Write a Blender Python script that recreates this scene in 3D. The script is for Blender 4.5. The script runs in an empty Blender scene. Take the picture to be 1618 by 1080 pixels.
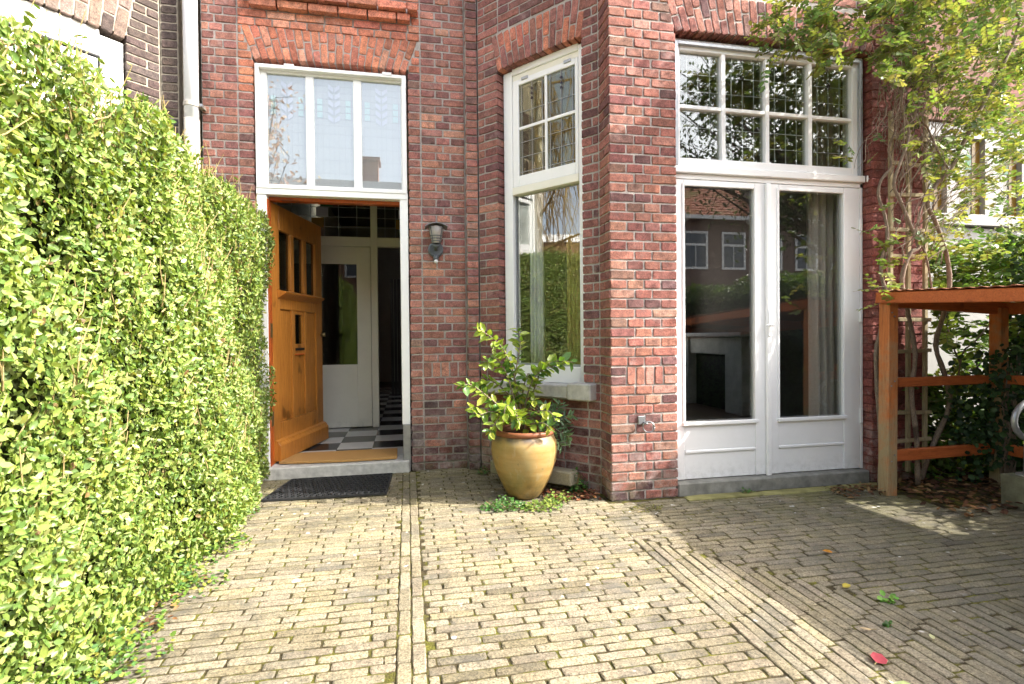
import bpy, bmesh, math, random
import numpy as np
from mathutils import Vector, Matrix

random.seed(7)
RNG = np.random.default_rng(11)
sc = bpy.context.scene
COL = sc.collection

# ------------------------------------------------------------------ camera
F_PX, YAW, PITCH, ROLL, CAM_H = 829.07, 0.1956, -0.0112, -0.0094, 1.0695
fw = Vector((math.sin(YAW)*math.cos(PITCH), math.cos(YAW)*math.cos(PITCH), math.sin(PITCH)))
rt = Vector((math.cos(YAW), -math.sin(YAW), 0)); up = rt.cross(fw)
CR = rt*math.cos(ROLL) + up*math.sin(ROLL)
CU = -rt*math.sin(ROLL) + up*math.cos(ROLL)
CAMP = Vector((0, 0, CAM_H))
cd = bpy.data.cameras.new('camera'); cam = bpy.data.objects.new('camera', cd); COL.objects.link(cam)
cd.sensor_width = 36; cd.lens = F_PX/1618*36; cd.clip_start = 0.05; cd.clip_end = 2000
cam.matrix_world = Matrix(((CR.x, CU.x, -fw.x, 0), (CR.y, CU.y, -fw.y, 0), (CR.z, CU.z, -fw.z, CAM_H), (0, 0, 0, 1)))
sc.camera = cam

# ------------------------------------------------------------------ sky, sun, exposure
SUN = Vector((1.25, -0.46, 1.0)).normalized()
w = bpy.data.worlds.new('World'); sc.world = w; w.use_nodes = True
nt = w.node_tree; nt.nodes.clear()
so = nt.nodes.new('ShaderNodeOutputWorld'); bg = nt.nodes.new('ShaderNodeBackground'); sk = nt.nodes.new('ShaderNodeTexSky')
sk.sky_type = 'NISHITA'; sk.sun_disc = False
sk.sun_elevation = math.asin(SUN.z); sk.sun_rotation = math.atan2(SUN.x, SUN.y)
sk.air_density = 1.0; sk.dust_density = 5.0; sk.ozone_density = 1.0
bg.inputs['Strength'].default_value = 0.15
hsv = nt.nodes.new('ShaderNodeHueSaturation'); hsv.inputs['Saturation'].default_value = 0.5      # pale hazy spring sky
nt.links.new(sk.outputs[0], hsv.inputs['Color']); nt.links.new(hsv.outputs[0], bg.inputs[0]); nt.links.new(bg.outputs[0], so.inputs[0])
sl = bpy.data.lights.new('sun', 'SUN'); sl.energy = 2.4; sl.angle = math.radians(0.5); sl.color = (1.0, 0.95, 0.87)
suno = bpy.data.objects.new('sun', sl); COL.objects.link(suno)
suno.rotation_euler = SUN.to_track_quat('Z', 'Y').to_euler(); suno.location = (8, -4, 9)
sc.view_settings.view_transform = 'Standard'; sc.view_settings.look = 'None'
sc.view_settings.exposure = 2.2; sc.view_settings.gamma = 1.0; sc.view_settings.use_curve_mapping = False
sc.cycles.max_bounces = 7; sc.cycles.transparent_max_bounces = 8; sc.cycles.diffuse_bounces = 3; sc.cycles.glossy_bounces = 3; sc.cycles.transmission_bounces = 4
sc.cycles.sample_clamp_indirect = 6.0
sc.cycles.use_denoising = True

# ------------------------------------------------------------------ helpers
def ray(u, v): return fw + CR*((u-809)/F_PX) - CU*((v-540)/F_PX)
def atY(u, v, Y):
    d = ray(u, v); return CAMP + d*(Y/d.y)
def atZ(u, v, Z=0.0):
    d = ray(u, v); return CAMP + d*((Z-CAM_H)/d.z)
def proj(p):
    d = Vector(p)-CAMP; z = d.dot(fw)
    if z < 0.05: return None
    return 809+F_PX*d.dot(CR)/z, 540-F_PX*d.dot(CU)/z, z

WORLD_LOC = {}
def finish(o, parent=None):
    COL.objects.link(o)
    if parent is not None: o.parent = parent
    return o
def tag(o, label=None, cat=None, group=None, kind=None):
    if label: o['label'] = label
    if cat: o['category'] = cat
    if group: o['group'] = group
    if kind: o['kind'] = kind
    return o
def thing(name, loc, label, cat, group=None):
    o = bpy.data.objects.new(name, None); o.empty_display_size = 0.1; o.location = loc
    COL.objects.link(o); WORLD_LOC[o.name] = Vector(loc)
    return tag(o, label, cat, group)
def wl(o): return WORLD_LOC.get(o.name, Vector((0, 0, 0))) if o is not None else Vector((0, 0, 0))
def put(name, me, c, mat, parent=None):
    o = bpy.data.objects.new(name, me); c = Vector(c)
    o.location = c - wl(parent)
    if mat is not None and not me.materials: me.materials.append(mat)
    finish(o, parent); WORLD_LOC[o.name] = c
    return o

class MB:
    """collects pieces in world coordinates; build() links them as one mesh object"""
    def __init__(s): s.v = []; s.f = []; s.c = []
    def add(s, vs, fs, col=None):
        b = len(s.v); s.v += [tuple(x) for x in vs]; s.f += [tuple(i+b for i in q) for q in fs]
        s.c += [col or (1, 1, 1)]*len(vs); return s
    def box(s, x0, x1, y0, y1, z0, z1, fr=None, col=None):
        P = [(x, y, z) for z in (z0, z1) for y in (y0, y1) for x in (x0, x1)]
        if fr: P = [fr.pt(*q) for q in P]
        return s.add(P, [(0, 2, 3, 1), (4, 5, 7, 6), (0, 1, 5, 4), (2, 6, 7, 3), (0, 4, 6, 2), (1, 3, 7, 5)], col)
    def bar(s, a, b, wd, ht, upv=(0, 0, 1), col=None):
        a, b = Vector(a), Vector(b); d = (b-a).normalized(); upv = Vector(upv)
        sd = d.cross(upv).normalized(); u2 = sd.cross(d)
        P = [p + sd*(i*wd/2) + u2*(j*ht/2) for p in (a, b) for j in (-1, 1) for i in (-1, 1)]
        return s.add(P, [(0, 2, 3, 1), (4, 5, 7, 6), (0, 1, 5, 4), (2, 6, 7, 3), (0, 4, 6, 2), (1, 3, 7, 5)], col)
    def tube(s, pts, rad, n=8, col=None, cap=True):
        pts = [Vector(p) for p in pts]; m = len(pts)
        if not isinstance(rad, (list, tuple)): rad = [rad]*m
        vs = []; fs = []; prev = None
        for i, p in enumerate(pts):
            d = (pts[min(i+1, m-1)] - pts[max(i-1, 0)]).normalized()
            ref = prev if prev is not None else (Vector((0, 0, 1)) if abs(d.z) < 0.9 else Vector((1, 0, 0)))
            a = (ref - d*ref.dot(d)).normalized(); prev = a; b = d.cross(a)
            vs += [p + (a*math.cos(2*math.pi*k/n) + b*math.sin(2*math.pi*k/n))*rad[i] for k in range(n)]
        for i in range(m-1):
            for k in range(n):
                fs.append((i*n+k, i*n+(k+1) % n, (i+1)*n+(k+1) % n, (i+1)*n+k))
        if cap: fs += [tuple(range(n-1, -1, -1)), tuple((m-1)*n+k for k in range(n))]
        return s.add(vs, fs, col)
    def lathe(s, prof, c, n=32, col=None):
        c = Vector(c); vs = []; fs = []
        for r, z in prof: vs += [c + Vector((r*math.cos(2*math.pi*k/n), r*math.sin(2*math.pi*k/n), z)) for k in range(n)]
        for i in range(len(prof)-1):
            for k in range(n): fs.append((i*n+k, i*n+(k+1) % n, (i+1)*n+(k+1) % n, (i+1)*n+k))
        return s.add(vs, fs, col)
    def build(s, name, mat, parent=None, bevel=0.0, smooth=False, kind=None, segs=1):
        P = np.array([tuple(x) for x in s.v]); c = (P.min(0)+P.max(0))/2
        me = bpy.data.meshes.new(name); me.from_pydata((P-c).tolist(), [], s.f)
        if any(q != (1, 1, 1) for q in s.c):
            at = me.attributes.new('tint', 'FLOAT_COLOR', 'POINT')
            at.data.foreach_set('color', np.array([(*q, 1) for q in s.c], dtype=np.float32).ravel())
        if bevel > 0:
            bm = bmesh.new(); bm.from_mesh(me)
            bmesh.ops.bevel(bm, geom=list(bm.edges), offset=bevel, segments=segs, affect='EDGES', clamp_overlap=True)
            bm.to_mesh(me); bm.free()
        if smooth:
            me.polygons.foreach_set('use_smooth', [True]*len(me.polygons))
        me.update()
        o = put(name, me, c, mat, parent)
        if kind: o['kind'] = kind
        return o

class Fr:
    """a wall frame: u along the wall, w out of the wall, z up"""
    def __init__(s, O, t): 
        s.O = Vector((O[0], O[1], 0)); s.t = Vector((t[0], t[1], 0)).normalized(); s.n = Vector((s.t.y, -s.t.x, 0))
    def pt(s, u, w, z): return s.O + s.t*u + s.n*w + Vector((0, 0, z))

def jit(a): return random.uniform(-a, a)

# ------------------------------------------------------------------ materials
MATS = {}
def nmat(name):
    m = bpy.data.materials.new(name); m.use_nodes = True; t = m.node_tree; t.nodes.clear()
    out = t.nodes.new('ShaderNodeOutputMaterial'); MATS[name] = m
    return m, t, out
def N(t, typ, **kw):
    n = t.nodes.new(typ)
    for k, v in kw.items():
        if k.startswith('i_'): n.inputs[k[2:].replace('_', ' ')].default_value = v
        else: setattr(n, k, v)
    return n
def noise(t, scale, detail=3.0, rough=0.55, pos=None, dist=0.0):
    n = N(t, 'ShaderNodeTexNoise'); n.inputs['Scale'].default_value = scale; n.inputs['Detail'].default_value = detail
    n.inputs['Roughness'].default_value = rough; n.inputs['Distortion'].default_value = dist
    if pos is not None: t.links.new(pos, n.inputs['Vector'])
    return n.outputs[0]
def ramp(t, fac, stops):
    r = N(t, 'ShaderNodeValToRGB'); t.links.new(fac, r.inputs[0]); e = r.color_ramp.elements
    while len(e) < len(stops): e.new(0.5)
    for q, (p, c) in zip(e, stops):
        q.position = p; q.color = (*c, 1) if len(c) == 3 else c
    return r.outputs[0]
def mixc(t, fac, a, b, mode='MIX'):
    m = N(t, 'ShaderNodeMix', data_type='RGBA', blend_type=mode)
    for s, x in ((m.inputs[0], fac), (m.inputs[6], a), (m.inputs[7], b)):
        if hasattr(x, 'is_linked'): t.links.new(x, s)
        elif isinstance(x, (int, float)): s.default_value = x
        else: s.default_value = (*x, 1)
    return m.outputs[2]
def mapr(t, x, a, b, c=0.0, d=1.0):
    m = N(t, 'ShaderNodeMapRange'); t.links.new(x, m.inputs[0])
    for i, q in zip((1, 2, 3, 4), (a, b, c, d)): m.inputs[i].default_value = q
    return m.outputs[0]
def math2(t, op, a, b):
    m = N(t, 'ShaderNodeMath', operation=op)
    for s, x in ((m.inputs[0], a), (m.inputs[1], b)):
        if hasattr(x, 'is_linked'): t.links.new(x, s)
        else: s.default_value = x
    return m.outputs[0]
def bump(t, h, strength, dist=0.01):
    b = N(t, 'ShaderNodeBump'); b.inputs['Strength'].default_value = strength; b.inputs['Distance'].default_value = dist
    t.links.new(h, b.inputs['Height']); return b.outputs[0]
def princ(t, out, col, rough=0.6, spec=0.5, normal=None, metal=0.0):
    p = N(t, 'ShaderNodeBsdfPrincipled')
    for s, x in ((p.inputs['Base Color'], col), (p.inputs['Roughness'], rough)):
        if hasattr(x, 'is_linked'): t.links.new(x, s)
        elif isinstance(x, (int, float)): s.default_value = x
        else: s.default_value = (*x, 1)
    p.inputs['Specular IOR Level'].default_value = spec; p.inputs['Metallic'].default_value = metal
    if normal is not None: t.links.new(normal, p.inputs['Normal'])
    if out is not None: t.links.new(p.outputs[0], out.inputs[0])
    return p
def posn(t): return N(t, 'ShaderNodeNewGeometry').outputs['Position']
def tint(t):
    a = N(t, 'ShaderNodeAttribute'); a.attribute_name = 'tint'; return a.outputs['Color']
def sepz(t, pos):
    s = N(t, 'ShaderNodeSeparateXYZ'); t.links.new(pos, s.inputs[0]); return s.outputs

def simple(name, col, rough=0.6, spec=0.4, nscale=30.0, namp=0.15, bstr=0.15, metal=0.0, bscale=None):
    m, t, out = nmat(name); p = posn(t)
    n = noise(t, nscale, 4, 0.6, p)
    c = mixc(t, mapr(t, n, 0.25, 0.75), tuple(x*(1-namp) for x in col), tuple(min(1, x*(1+namp)) for x in col))
    nb = noise(t, bscale or nscale*3, 3, 0.6, p)
    princ(t, out, c, rough, spec, bump(t, nb, bstr, 0.004), metal)
    return m

def brick_mat(name, eff=0.35, dark_low=0.0):
    m, t, out = nmat(name); p = posn(t); c = tint(t)
    n1 = noise(t, 26, 5, 0.65, p); n2 = noise(t, 120, 3, 0.6, p); n3 = noise(t, 3.2, 4, 0.6, p)
    c = mixc(t, 1.0, c, ramp(t, n1, [(0.28, (0.50, 0.48, 0.50)), (0.5, (1, 1, 1)), (0.72, (1.45, 1.38, 1.34))]), 'MULTIPLY')
    c = mixc(t, 1.0, c, ramp(t, n2, [(0.34, (0.62, 0.62, 0.62)), (0.66, (1.3, 1.3, 1.3))]), 'MULTIPLY')
    c = mixc(t, 1.0, c, ramp(t, noise(t, 1.1, 3, 0.6, p), [(0.3, (0.80, 0.78, 0.80)), (0.7, (1.12, 1.12, 1.10))]), 'MULTIPLY')
    # lime bloom and mortar smears, with patches of their own
    e = math2(t, 'MULTIPLY', mapr(t, noise(t, 14, 5, 0.7, p), 0.53, 0.72), mapr(t, n3, 0.45, 0.7))
    sx = sepz(t, p); low = mapr(t, sx[2], 0.1, 0.6, 1.0, 0.0)
    e2 = math2(t, 'MULTIPLY', low, mapr(t, noise(t, 9, 5, 0.7, p), 0.45, 0.68, 0.0, 0.7))
    e = math2(t, 'ADD', math2(t, 'MULTIPLY', e, eff*1.6), e2)
    c = mixc(t, e, c, (0.54, 0.46, 0.43))
    # algae at the foot of the wall
    g = math2(t, 'MULTIPLY', mapr(t, sx[2], 0.0, 0.22, 0.8, 0.0), mapr(t, noise(t, 7, 4, 0.6, p), 0.4, 0.65))
    c = mixc(t, g, c, (0.09, 0.085, 0.03))
    h = math2(t, 'ADD', noise(t, 55, 5, 0.7, p), math2(t, 'MULTIPLY', n2, 0.35))
    princ(t, out, c, 0.82, 0.25, bump(t, h, 0.55, 0.006))
    return m
def mortar_mat(name, a, b):
    m, t, out = nmat(name); p = posn(t)
    n = noise(t, 5, 5, 0.65, p); n2 = noise(t, 160, 2, 0.5, p)
    c = mixc(t, mapr(t, n, 0.3, 0.7), a, b)
    c = mixc(t, 1.0, c, ramp(t, n2, [(0.3, (0.75, 0.75, 0.75)), (0.7, (1.1, 1.1, 1.1))]), 'MULTIPLY')
    sx = sepz(t, p)
    g = math2(t, 'MULTIPLY', mapr(t, sx[2], 0.0, 0.3, 0.8, 0.0), mapr(t, noise(t, 7, 4, 0.6, p), 0.38, 0.6))
    c = mixc(t, g, c, (0.10, 0.10, 0.05))
    princ(t, out, c, 0.9, 0.2, bump(t, noise(t, 90, 4, 0.7, p), 0.8, 0.006)); return m
M_BRICK = brick_mat('red_brick'); M_BRICK_N = brick_mat('brown_brick', 0.1)
M_MORTAR = mortar_mat('grey_mortar', (0.36, 0.32, 0.29), (0.52, 0.48, 0.44))
M_MORTAR_B = mortar_mat('pale_mortar', (0.40, 0.355, 0.32), (0.55, 0.51, 0.465))
M_MORTAR_R = simple('red_painted_mortar', (0.16, 0.05, 0.04), 0.75, 0.3, 8, 0.35, 0.4)

def paver_mat():
    m, t, out = nmat('clay_paver'); p = posn(t); c = tint(t)
    n1 = noise(t, 6, 5, 0.65, p); n2 = noise(t, 125, 5, 0.85, p); n3 = noise(t, 1.6, 4, 0.6, p)
    c = mixc(t, 1.0, c, ramp(t, n2, [(0.36, (0.30, 0.30, 0.30)), (0.5, (1, 1, 1)), (0.64, (1.55, 1.55, 1.55))]), 'MULTIPLY')
    c = mixc(t, 1.0, c, ramp(t, noise(t, 45, 5, 0.8, p), [(0.32, (0.60, 0.59, 0.57)), (0.5, (1, 1, 1)), (0.68, (1.22, 1.22, 1.2))]), 'MULTIPLY')
    # dark lichen and soot stains, then extra shade in the colour on the right
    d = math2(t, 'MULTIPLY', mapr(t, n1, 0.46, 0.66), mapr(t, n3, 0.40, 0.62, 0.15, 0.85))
    d = math2(t, 'MAXIMUM', d, math2(t, 'MULTIPLY', mapr(t, sepz(t, p)[0], 1.35, 1.9, 0.0, 0.62), mapr(t, noise(t, 10, 5, 0.7, p), 0.35, 0.6, 0.35, 1.0)))  # darkens the paving where the shelter's shadow falls, deepening that shade
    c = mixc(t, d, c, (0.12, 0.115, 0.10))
    c = mixc(t, 1.0, c, ramp(t, noise(t, 2.3, 4, 0.65, p), [(0.32, (0.72, 0.70, 0.66)), (0.5, (1, 1, 1)), (0.68, (1.14, 1.12, 1.04))]), 'MULTIPLY')
    # moss film towards the house front and the shaded right-hand side
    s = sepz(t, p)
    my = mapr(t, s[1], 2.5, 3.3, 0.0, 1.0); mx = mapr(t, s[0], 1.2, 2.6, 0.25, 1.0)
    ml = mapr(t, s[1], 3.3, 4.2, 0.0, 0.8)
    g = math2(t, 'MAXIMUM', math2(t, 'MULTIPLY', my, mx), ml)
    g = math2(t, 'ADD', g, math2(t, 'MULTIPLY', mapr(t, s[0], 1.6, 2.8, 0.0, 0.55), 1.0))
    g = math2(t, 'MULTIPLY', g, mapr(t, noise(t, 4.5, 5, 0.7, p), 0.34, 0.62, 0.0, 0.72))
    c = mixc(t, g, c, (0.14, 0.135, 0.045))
    # pale droppings and lime spots
    sp = math2(t, 'MULTIPLY', mapr(t, noise(t, 17, 2, 0.4, p), 0.70, 0.74), mapr(t, n3, 0.46, 0.55))
    c = mixc(t, sp, c, (0.66, 0.65, 0.62))
    h = math2(t, 'ADD', n2, noise(t, 70, 4, 0.7, p))
    princ(t, out, c, 0.85, 0.25, bump(t, h, 0.65, 0.005)); return m
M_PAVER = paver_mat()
def joint_mat():
    m, t, out = nmat('mossy_sand_joint'); p = posn(t)
    n = noise(t, 11, 5, 0.7, p); n2 = noise(t, 150, 3, 0.7, p)
    c = ramp(t, n, [(0.36, (0.055, 0.043, 0.026)), (0.48, (0.09, 0.073, 0.038)), (0.57, (0.125, 0.12, 0.028)), (0.72, (0.22, 0.21, 0.04))])
    c = mixc(t, 1.0, c, ramp(t, n2, [(0.3, (0.55, 0.55, 0.55)), (0.7, (1.25, 1.25, 1.25))]), 'MULTIPLY')
    princ(t, out, c, 0.95, 0.1, bump(t, math2(t, 'ADD', n2, n), 1.0, 0.01)); return m
M_JOINT = joint_mat()
M_SOIL = simple('dark_soil', (0.045, 0.032, 0.022), 0.95, 0.1, 14, 0.5, 1.0)
M_STREET = simple('street_ground', (0.20, 0.18, 0.16), 0.9, 0.2, 4, 0.25, 0.4)

def white_mat(name, col=(0.90, 0.90, 0.885), dirt=0.14):
    m, t, out = nmat(name); p = posn(t)
    n = noise(t, 6, 5, 0.7, p)
    c = mixc(t, mapr(t, n, 0.45, 0.8, 0.0, dirt), col, tuple(x*0.72 for x in (col[0], col[1]*0.98, col[2]*0.92)))
    s = sepz(t, p)
    c = mixc(t, math2(t, 'MULTIPLY', mapr(t, s[2], 0.05, 0.22, 0.5, 0.0), mapr(t, noise(t, 20, 5, 0.7, p), 0.45, 0.7)), c, (0.36, 0.35, 0.31))
    princ(t, out, c, 0.38, 0.4, bump(t, noise(t, 45, 3, 0.5, p), 0.08, 0.004)); return m
M_WHITE = white_mat('white_gloss_paint'); M_CREAM = white_mat('cream_paint', (0.86, 0.83, 0.71), 0.2)
M_OFFW = white_mat('aged_white_paint', (0.27, 0.27, 0.26), 0.4); M_WHITEW = white_mat('white_wall_paint', (0.72, 0.72, 0.70), 0.2)
M_PVC = simple('white_pvc', (0.78, 0.79, 0.82), 0.35, 0.4, 4, 0.04, 0.03)
M_PVCG = simple('grey_beige_pipe', (0.44, 0.41, 0.35), 0.55, 0.3, 8, 0.15, 0.1)
M_STONE = simple('grey_hardstone', (0.50, 0.49, 0.465), 0.75, 0.3, 18, 0.3, 0.35)
M_CONC = simple('weathered_concrete', (0.25, 0.245, 0.215), 0.9, 0.2, 12, 0.4, 0.7)
M_MOSSC = simple('mossy_concrete', (0.23, 0.215, 0.09), 0.92, 0.15, 7, 0.45, 0.6)
M_ZINC = simple('zinc_sheet', (0.36, 0.37, 0.38), 0.4, 0.5, 20, 0.2, 0.1, 0.7)
M_LEAD = simple('lead_came', (0.42, 0.43, 0.44), 0.5, 0.5, 40, 0.1, 0.05, 0.2)
M_GREYSTEEL = simple('grey_galvanised_tube', (0.38, 0.40, 0.42), 0.4, 0.5, 30, 0.15, 0.05, 0.6)
M_BLACKMET = simple('bluish_black_lamp_metal', (0.10, 0.115, 0.13), 0.4, 0.5, 40, 0.3, 0.1)
M_BRASS = simple('tarnished_brass', (0.22, 0.17, 0.08), 0.4, 0.5, 40, 0.3, 0.1, 0.8)
M_RUBBER = simple('black_rubber', (0.022, 0.023, 0.025), 0.62, 0.4, 60, 0.3, 0.2)
M_COIR = simple('coir_fibre', (0.47, 0.27, 0.10), 0.95, 0.1, 180, 0.35, 0.9)
M_TILEB = simple('black_floor_tile', (0.03, 0.031, 0.033), 0.22, 0.5, 10, 0.2, 0.02)
M_TILEW = simple('white_floor_tile', (0.62, 0.61, 0.58), 0.22, 0.5, 10, 0.05, 0.02)
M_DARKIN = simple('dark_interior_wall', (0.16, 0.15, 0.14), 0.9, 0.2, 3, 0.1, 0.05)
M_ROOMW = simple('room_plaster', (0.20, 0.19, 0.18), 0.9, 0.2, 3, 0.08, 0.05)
M_FLOORW = simple('room_wood_floor', (0.13, 0.08, 0.045), 0.4, 0.4, 12, 0.2, 0.05)
M_CURT = simple('beige_curtain', (0.50, 0.44, 0.38), 0.95, 0.1, 90, 0.12, 0.25)
M_NETC = simple('white_net_curtain', (0.72, 0.72, 0.70), 0.95, 0.1, 120, 0.06, 0.2)
M_MARBLE = simple('grey_marble', (0.70, 0.69, 0.67), 0.35, 0.5, 7, 0.2, 0.03)
M_BLACK = simple('black_iron', (0.012, 0.012, 0.012), 0.6, 0.3, 20, 0.2, 0.1)
M_SOILPOT = simple('potting_soil', (0.035, 0.025, 0.016), 0.95, 0.1, 60, 0.5, 1.0)

def wood(name, a, b, rough=0.4, scale=(14, 14, 0.9), wear=None, spec=0.4, grime=False):
    m, t, out = nmat(name); p = posn(t)
    mp = N(t, 'ShaderNodeMapping'); mp.inputs['Scale'].default_value = scale; t.links.new(p, mp.inputs[0])
    n = noise(t, 3.0, 6, 0.7, mp.outputs[0], 1.2)
    c = mixc(t, mapr(t, n, 0.3, 0.7), a, b)
    if wear:
        c = mixc(t, mapr(t, math2(t, 'ADD', noise(t, 5, 5, 0.7, p), mapr(t, sepz(t, p)[2], .1, 1.2, .15, -.13)), 0.38, 0.66, 0.0, 0.9), c, wear)
    c = mixc(t, mapr(t, noise(t, 7.0, 6, 0.8, mp.outputs[0]), 0.50, 0.70, 0.0, 0.7), c, tuple(x*.42 for x in a))
    kn = mapr(t, noise(t, 5.5, 2, .4, p), .66, .72)
    c = mixc(t, math2(t, 'MULTIPLY', kn, .75), c, tuple(x*.28 for x in a))
    if grime:
        gz = math2(t, 'MULTIPLY', math2(t, 'MULTIPLY', mapr(t, sepz(t, p)[2], .26, .36), mapr(t, sepz(t, p)[2], .42, .62, 1.0, 0.0)), mapr(t, noise(t, 7, 4, .6, p),   .35, .65, .1, .45))
        c = mixc(t, gz, c, (0.13, 0.055, 0.015))
    princ(t, out, c, rough, spec, bump(t, noise(t, 12.0, 5, 0.7, mp.outputs[0]), 0.18, 0.004)); return m
M_DOOR = wood('varnished_orange_wood', (0.35, 0.125, 0.02), (0.55, 0.235, 0.045), 0.28, grime=True)
M_DOORE = wood('red_orange_door_edge', (0.42, 0.075, 0.015), (0.52, 0.12, 0.02), 0.35)
M_SHED = wood('orange_stained_timber', (0.43, 0.10, 0.024), (0.58, 0.16, 0.042), 0.6, (1.4, 14, 14))
M_SHEDV = wood('stained_post_timber', (0.48, 0.14, 0.035), (0.60, 0.21, 0.06), 0.7, (14, 14, 1.2), (0.34, 0.29, 0.16))
M_GREYWOOD = wood('weathered_grey_wood', (0.28, 0.23, 0.13), (0.44, 0.37, 0.22), 0.85, (14, 14, 1.2))
M_GREYPLANK = wood('weathered_plank', (0.24, 0.22, 0.15), (0.36, 0.33, 0.24), 0.85, (2, 20, 20))
M_SHEET = simple('brown_corrugated_sheet', (0.27, 0.10, 0.05), 0.7, 0.3, 20, 0.4, 0.3)
M_BARK = wood('vine_bark', (0.11, 0.078, 0.055), (0.33, 0.26, 0.19), 0.9, (45, 45, 12))
M_TWIG = simple('hedge_twig', (0.27, 0.21, 0.09), 0.8, 0.2, 40, 0.3, 0.2)
M_TREEB = simple('tree_bark', (0.10, 0.08, 0.065), 0.9, 0.2, 20, 0.3, 0.5)
M_BIRCH = simple('birch_bark', (0.55, 0.50, 0.42), 0.8, 0.2, 9, 0.5, 0.3)
M_CORE = simple('hedge_shadow_core', (0.022, 0.026, 0.010), 1.0, 0.0, 12, 0.5, 0.3)  # near-black hedge filler, the shade deep inside put into its colour

def leaf_mat(name, rough=0.38, trans=0.35, spec=0.5, tcol=(1.25, 1.3, 0.55)):
    m, t, out = nmat(name); c = tint(t); p = posn(t)
    c = mixc(t, 1.0, c, ramp(t, noise(t, 70, 3, 0.6, p), [(0.3, (0.8, 0.8, 0.8)), (0.7, (1.15, 1.15, 1.1))]), 'MULTIPLY')
    pr = princ(t, None, c, rough, spec)
    tr = N(t, 'ShaderNodeBsdfTranslucent'); t.links.new(mixc(t, 1.0, c, tcol, 'MULTIPLY'), tr.inputs[0])
    mx = N(t, 'ShaderNodeMixShader'); mx.inputs[0].default_value = trans
    t.links.new(pr.outputs[0], mx.inputs[1]); t.links.new(tr.outputs[0], mx.inputs[2]); t.links.new(mx.outputs[0], out.inputs[0])
    return m
M_LEAF = leaf_mat('privet_leaf', 0.42, 0.28, 0.4); M_LEAFV = leaf_mat('climber_leaf', 0.5, 0.38, 0.4, (1.12, 1.12, 0.75))
M_LEAFP = leaf_mat('camellia_leaf', 0.30, 0.3); M_DRY = leaf_mat('dry_leaf', 0.8, 0.1, 0.2)

def glass_mat(name, f0=0.06, dark=(0.94, 0.96, 0.95), rough=0.0):
    """thin pane: clear transmission plus a mirror image that grows towards grazing view"""
    m, t, out = nmat(name)
    ge = N(t, 'ShaderNodeNewGeometry'); vm = N(t, 'ShaderNodeVectorMath', operation='DOT_PRODUCT')
    t.links.new(ge.outputs['Normal'], vm.inputs[0]); t.links.new(ge.outputs['Incoming'], vm.inputs[1])
    c = math2(t, 'SUBTRACT', 1.0, math2(t, 'ABSOLUTE', vm.outputs['Value'], 0.0))
    fr = math2(t, 'ADD', f0, math2(t, 'MULTIPLY', math2(t, 'POWER', c, 5.0), 1.0-f0))
    gl = N(t, 'ShaderNodeBsdfGlossy'); gl.inputs['Roughness'].default_value = rough
    tr = N(t, 'ShaderNodeBsdfTransparent'); tr.inputs[0].default_value = (*dark, 1)
    mx = N(t, 'ShaderNodeMixShader'); t.links.new(fr, mx.inputs[0])
    t.links.new(tr.outputs[0], mx.inputs[1]); t.links.new(gl.outputs[0], mx.inputs[2]); t.links.new(mx.outputs[0], out.inputs[0])
    return m
M_GLASS = glass_mat('window_glass', .13); M_STORM = glass_mat('storm_glass', .20)
M_DGLASS = glass_mat('dim_door_glass', .05, (0.6, 0.62, 0.6))
M_SGL = glass_mat('clear_leaded_glass', .05, (0.80, 0.80, 0.72), 0.02)
def stained(name, col, tm=0.4):
    m, t, out = nmat(name)
    tr = N(t, 'ShaderNodeBsdfTranslucent'); tr.inputs[0].default_value = (*col, 1)
    p = princ(t, None, col, 0.15, 0.6)
    mx = N(t, 'ShaderNodeMixShader'); mx.inputs[0].default_value = tm
    t.links.new(p.outputs[0], mx.inputs[1]); t.links.new(tr.outputs[0], mx.inputs[2]); t.links.new(mx.outputs[0], out.inputs[0])
    return m
M_SCYAN = stained('pale_cyan_glass', (0.52, 0.70, 0.68), .15); M_SLIL = stained('pale_lilac_glass', (0.60, 0.60, 0.70), .15)
M_SAMB = stained('amber_glass', (0.42, 0.25, 0.05)); M_SDARK = stained('plum_glass', (0.05, 0.035, 0.05)); M_SGRN = stained('green_glass', (0.05, 0.22, 0.10))
M_SCREAM = stained('sky_paled_glass', (0.52, 0.53, 0.54), .1); M_BTG = glass_mat('bay_transom_glass', .11)  # door transom panes paled to stand in for the reflected sky

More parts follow.
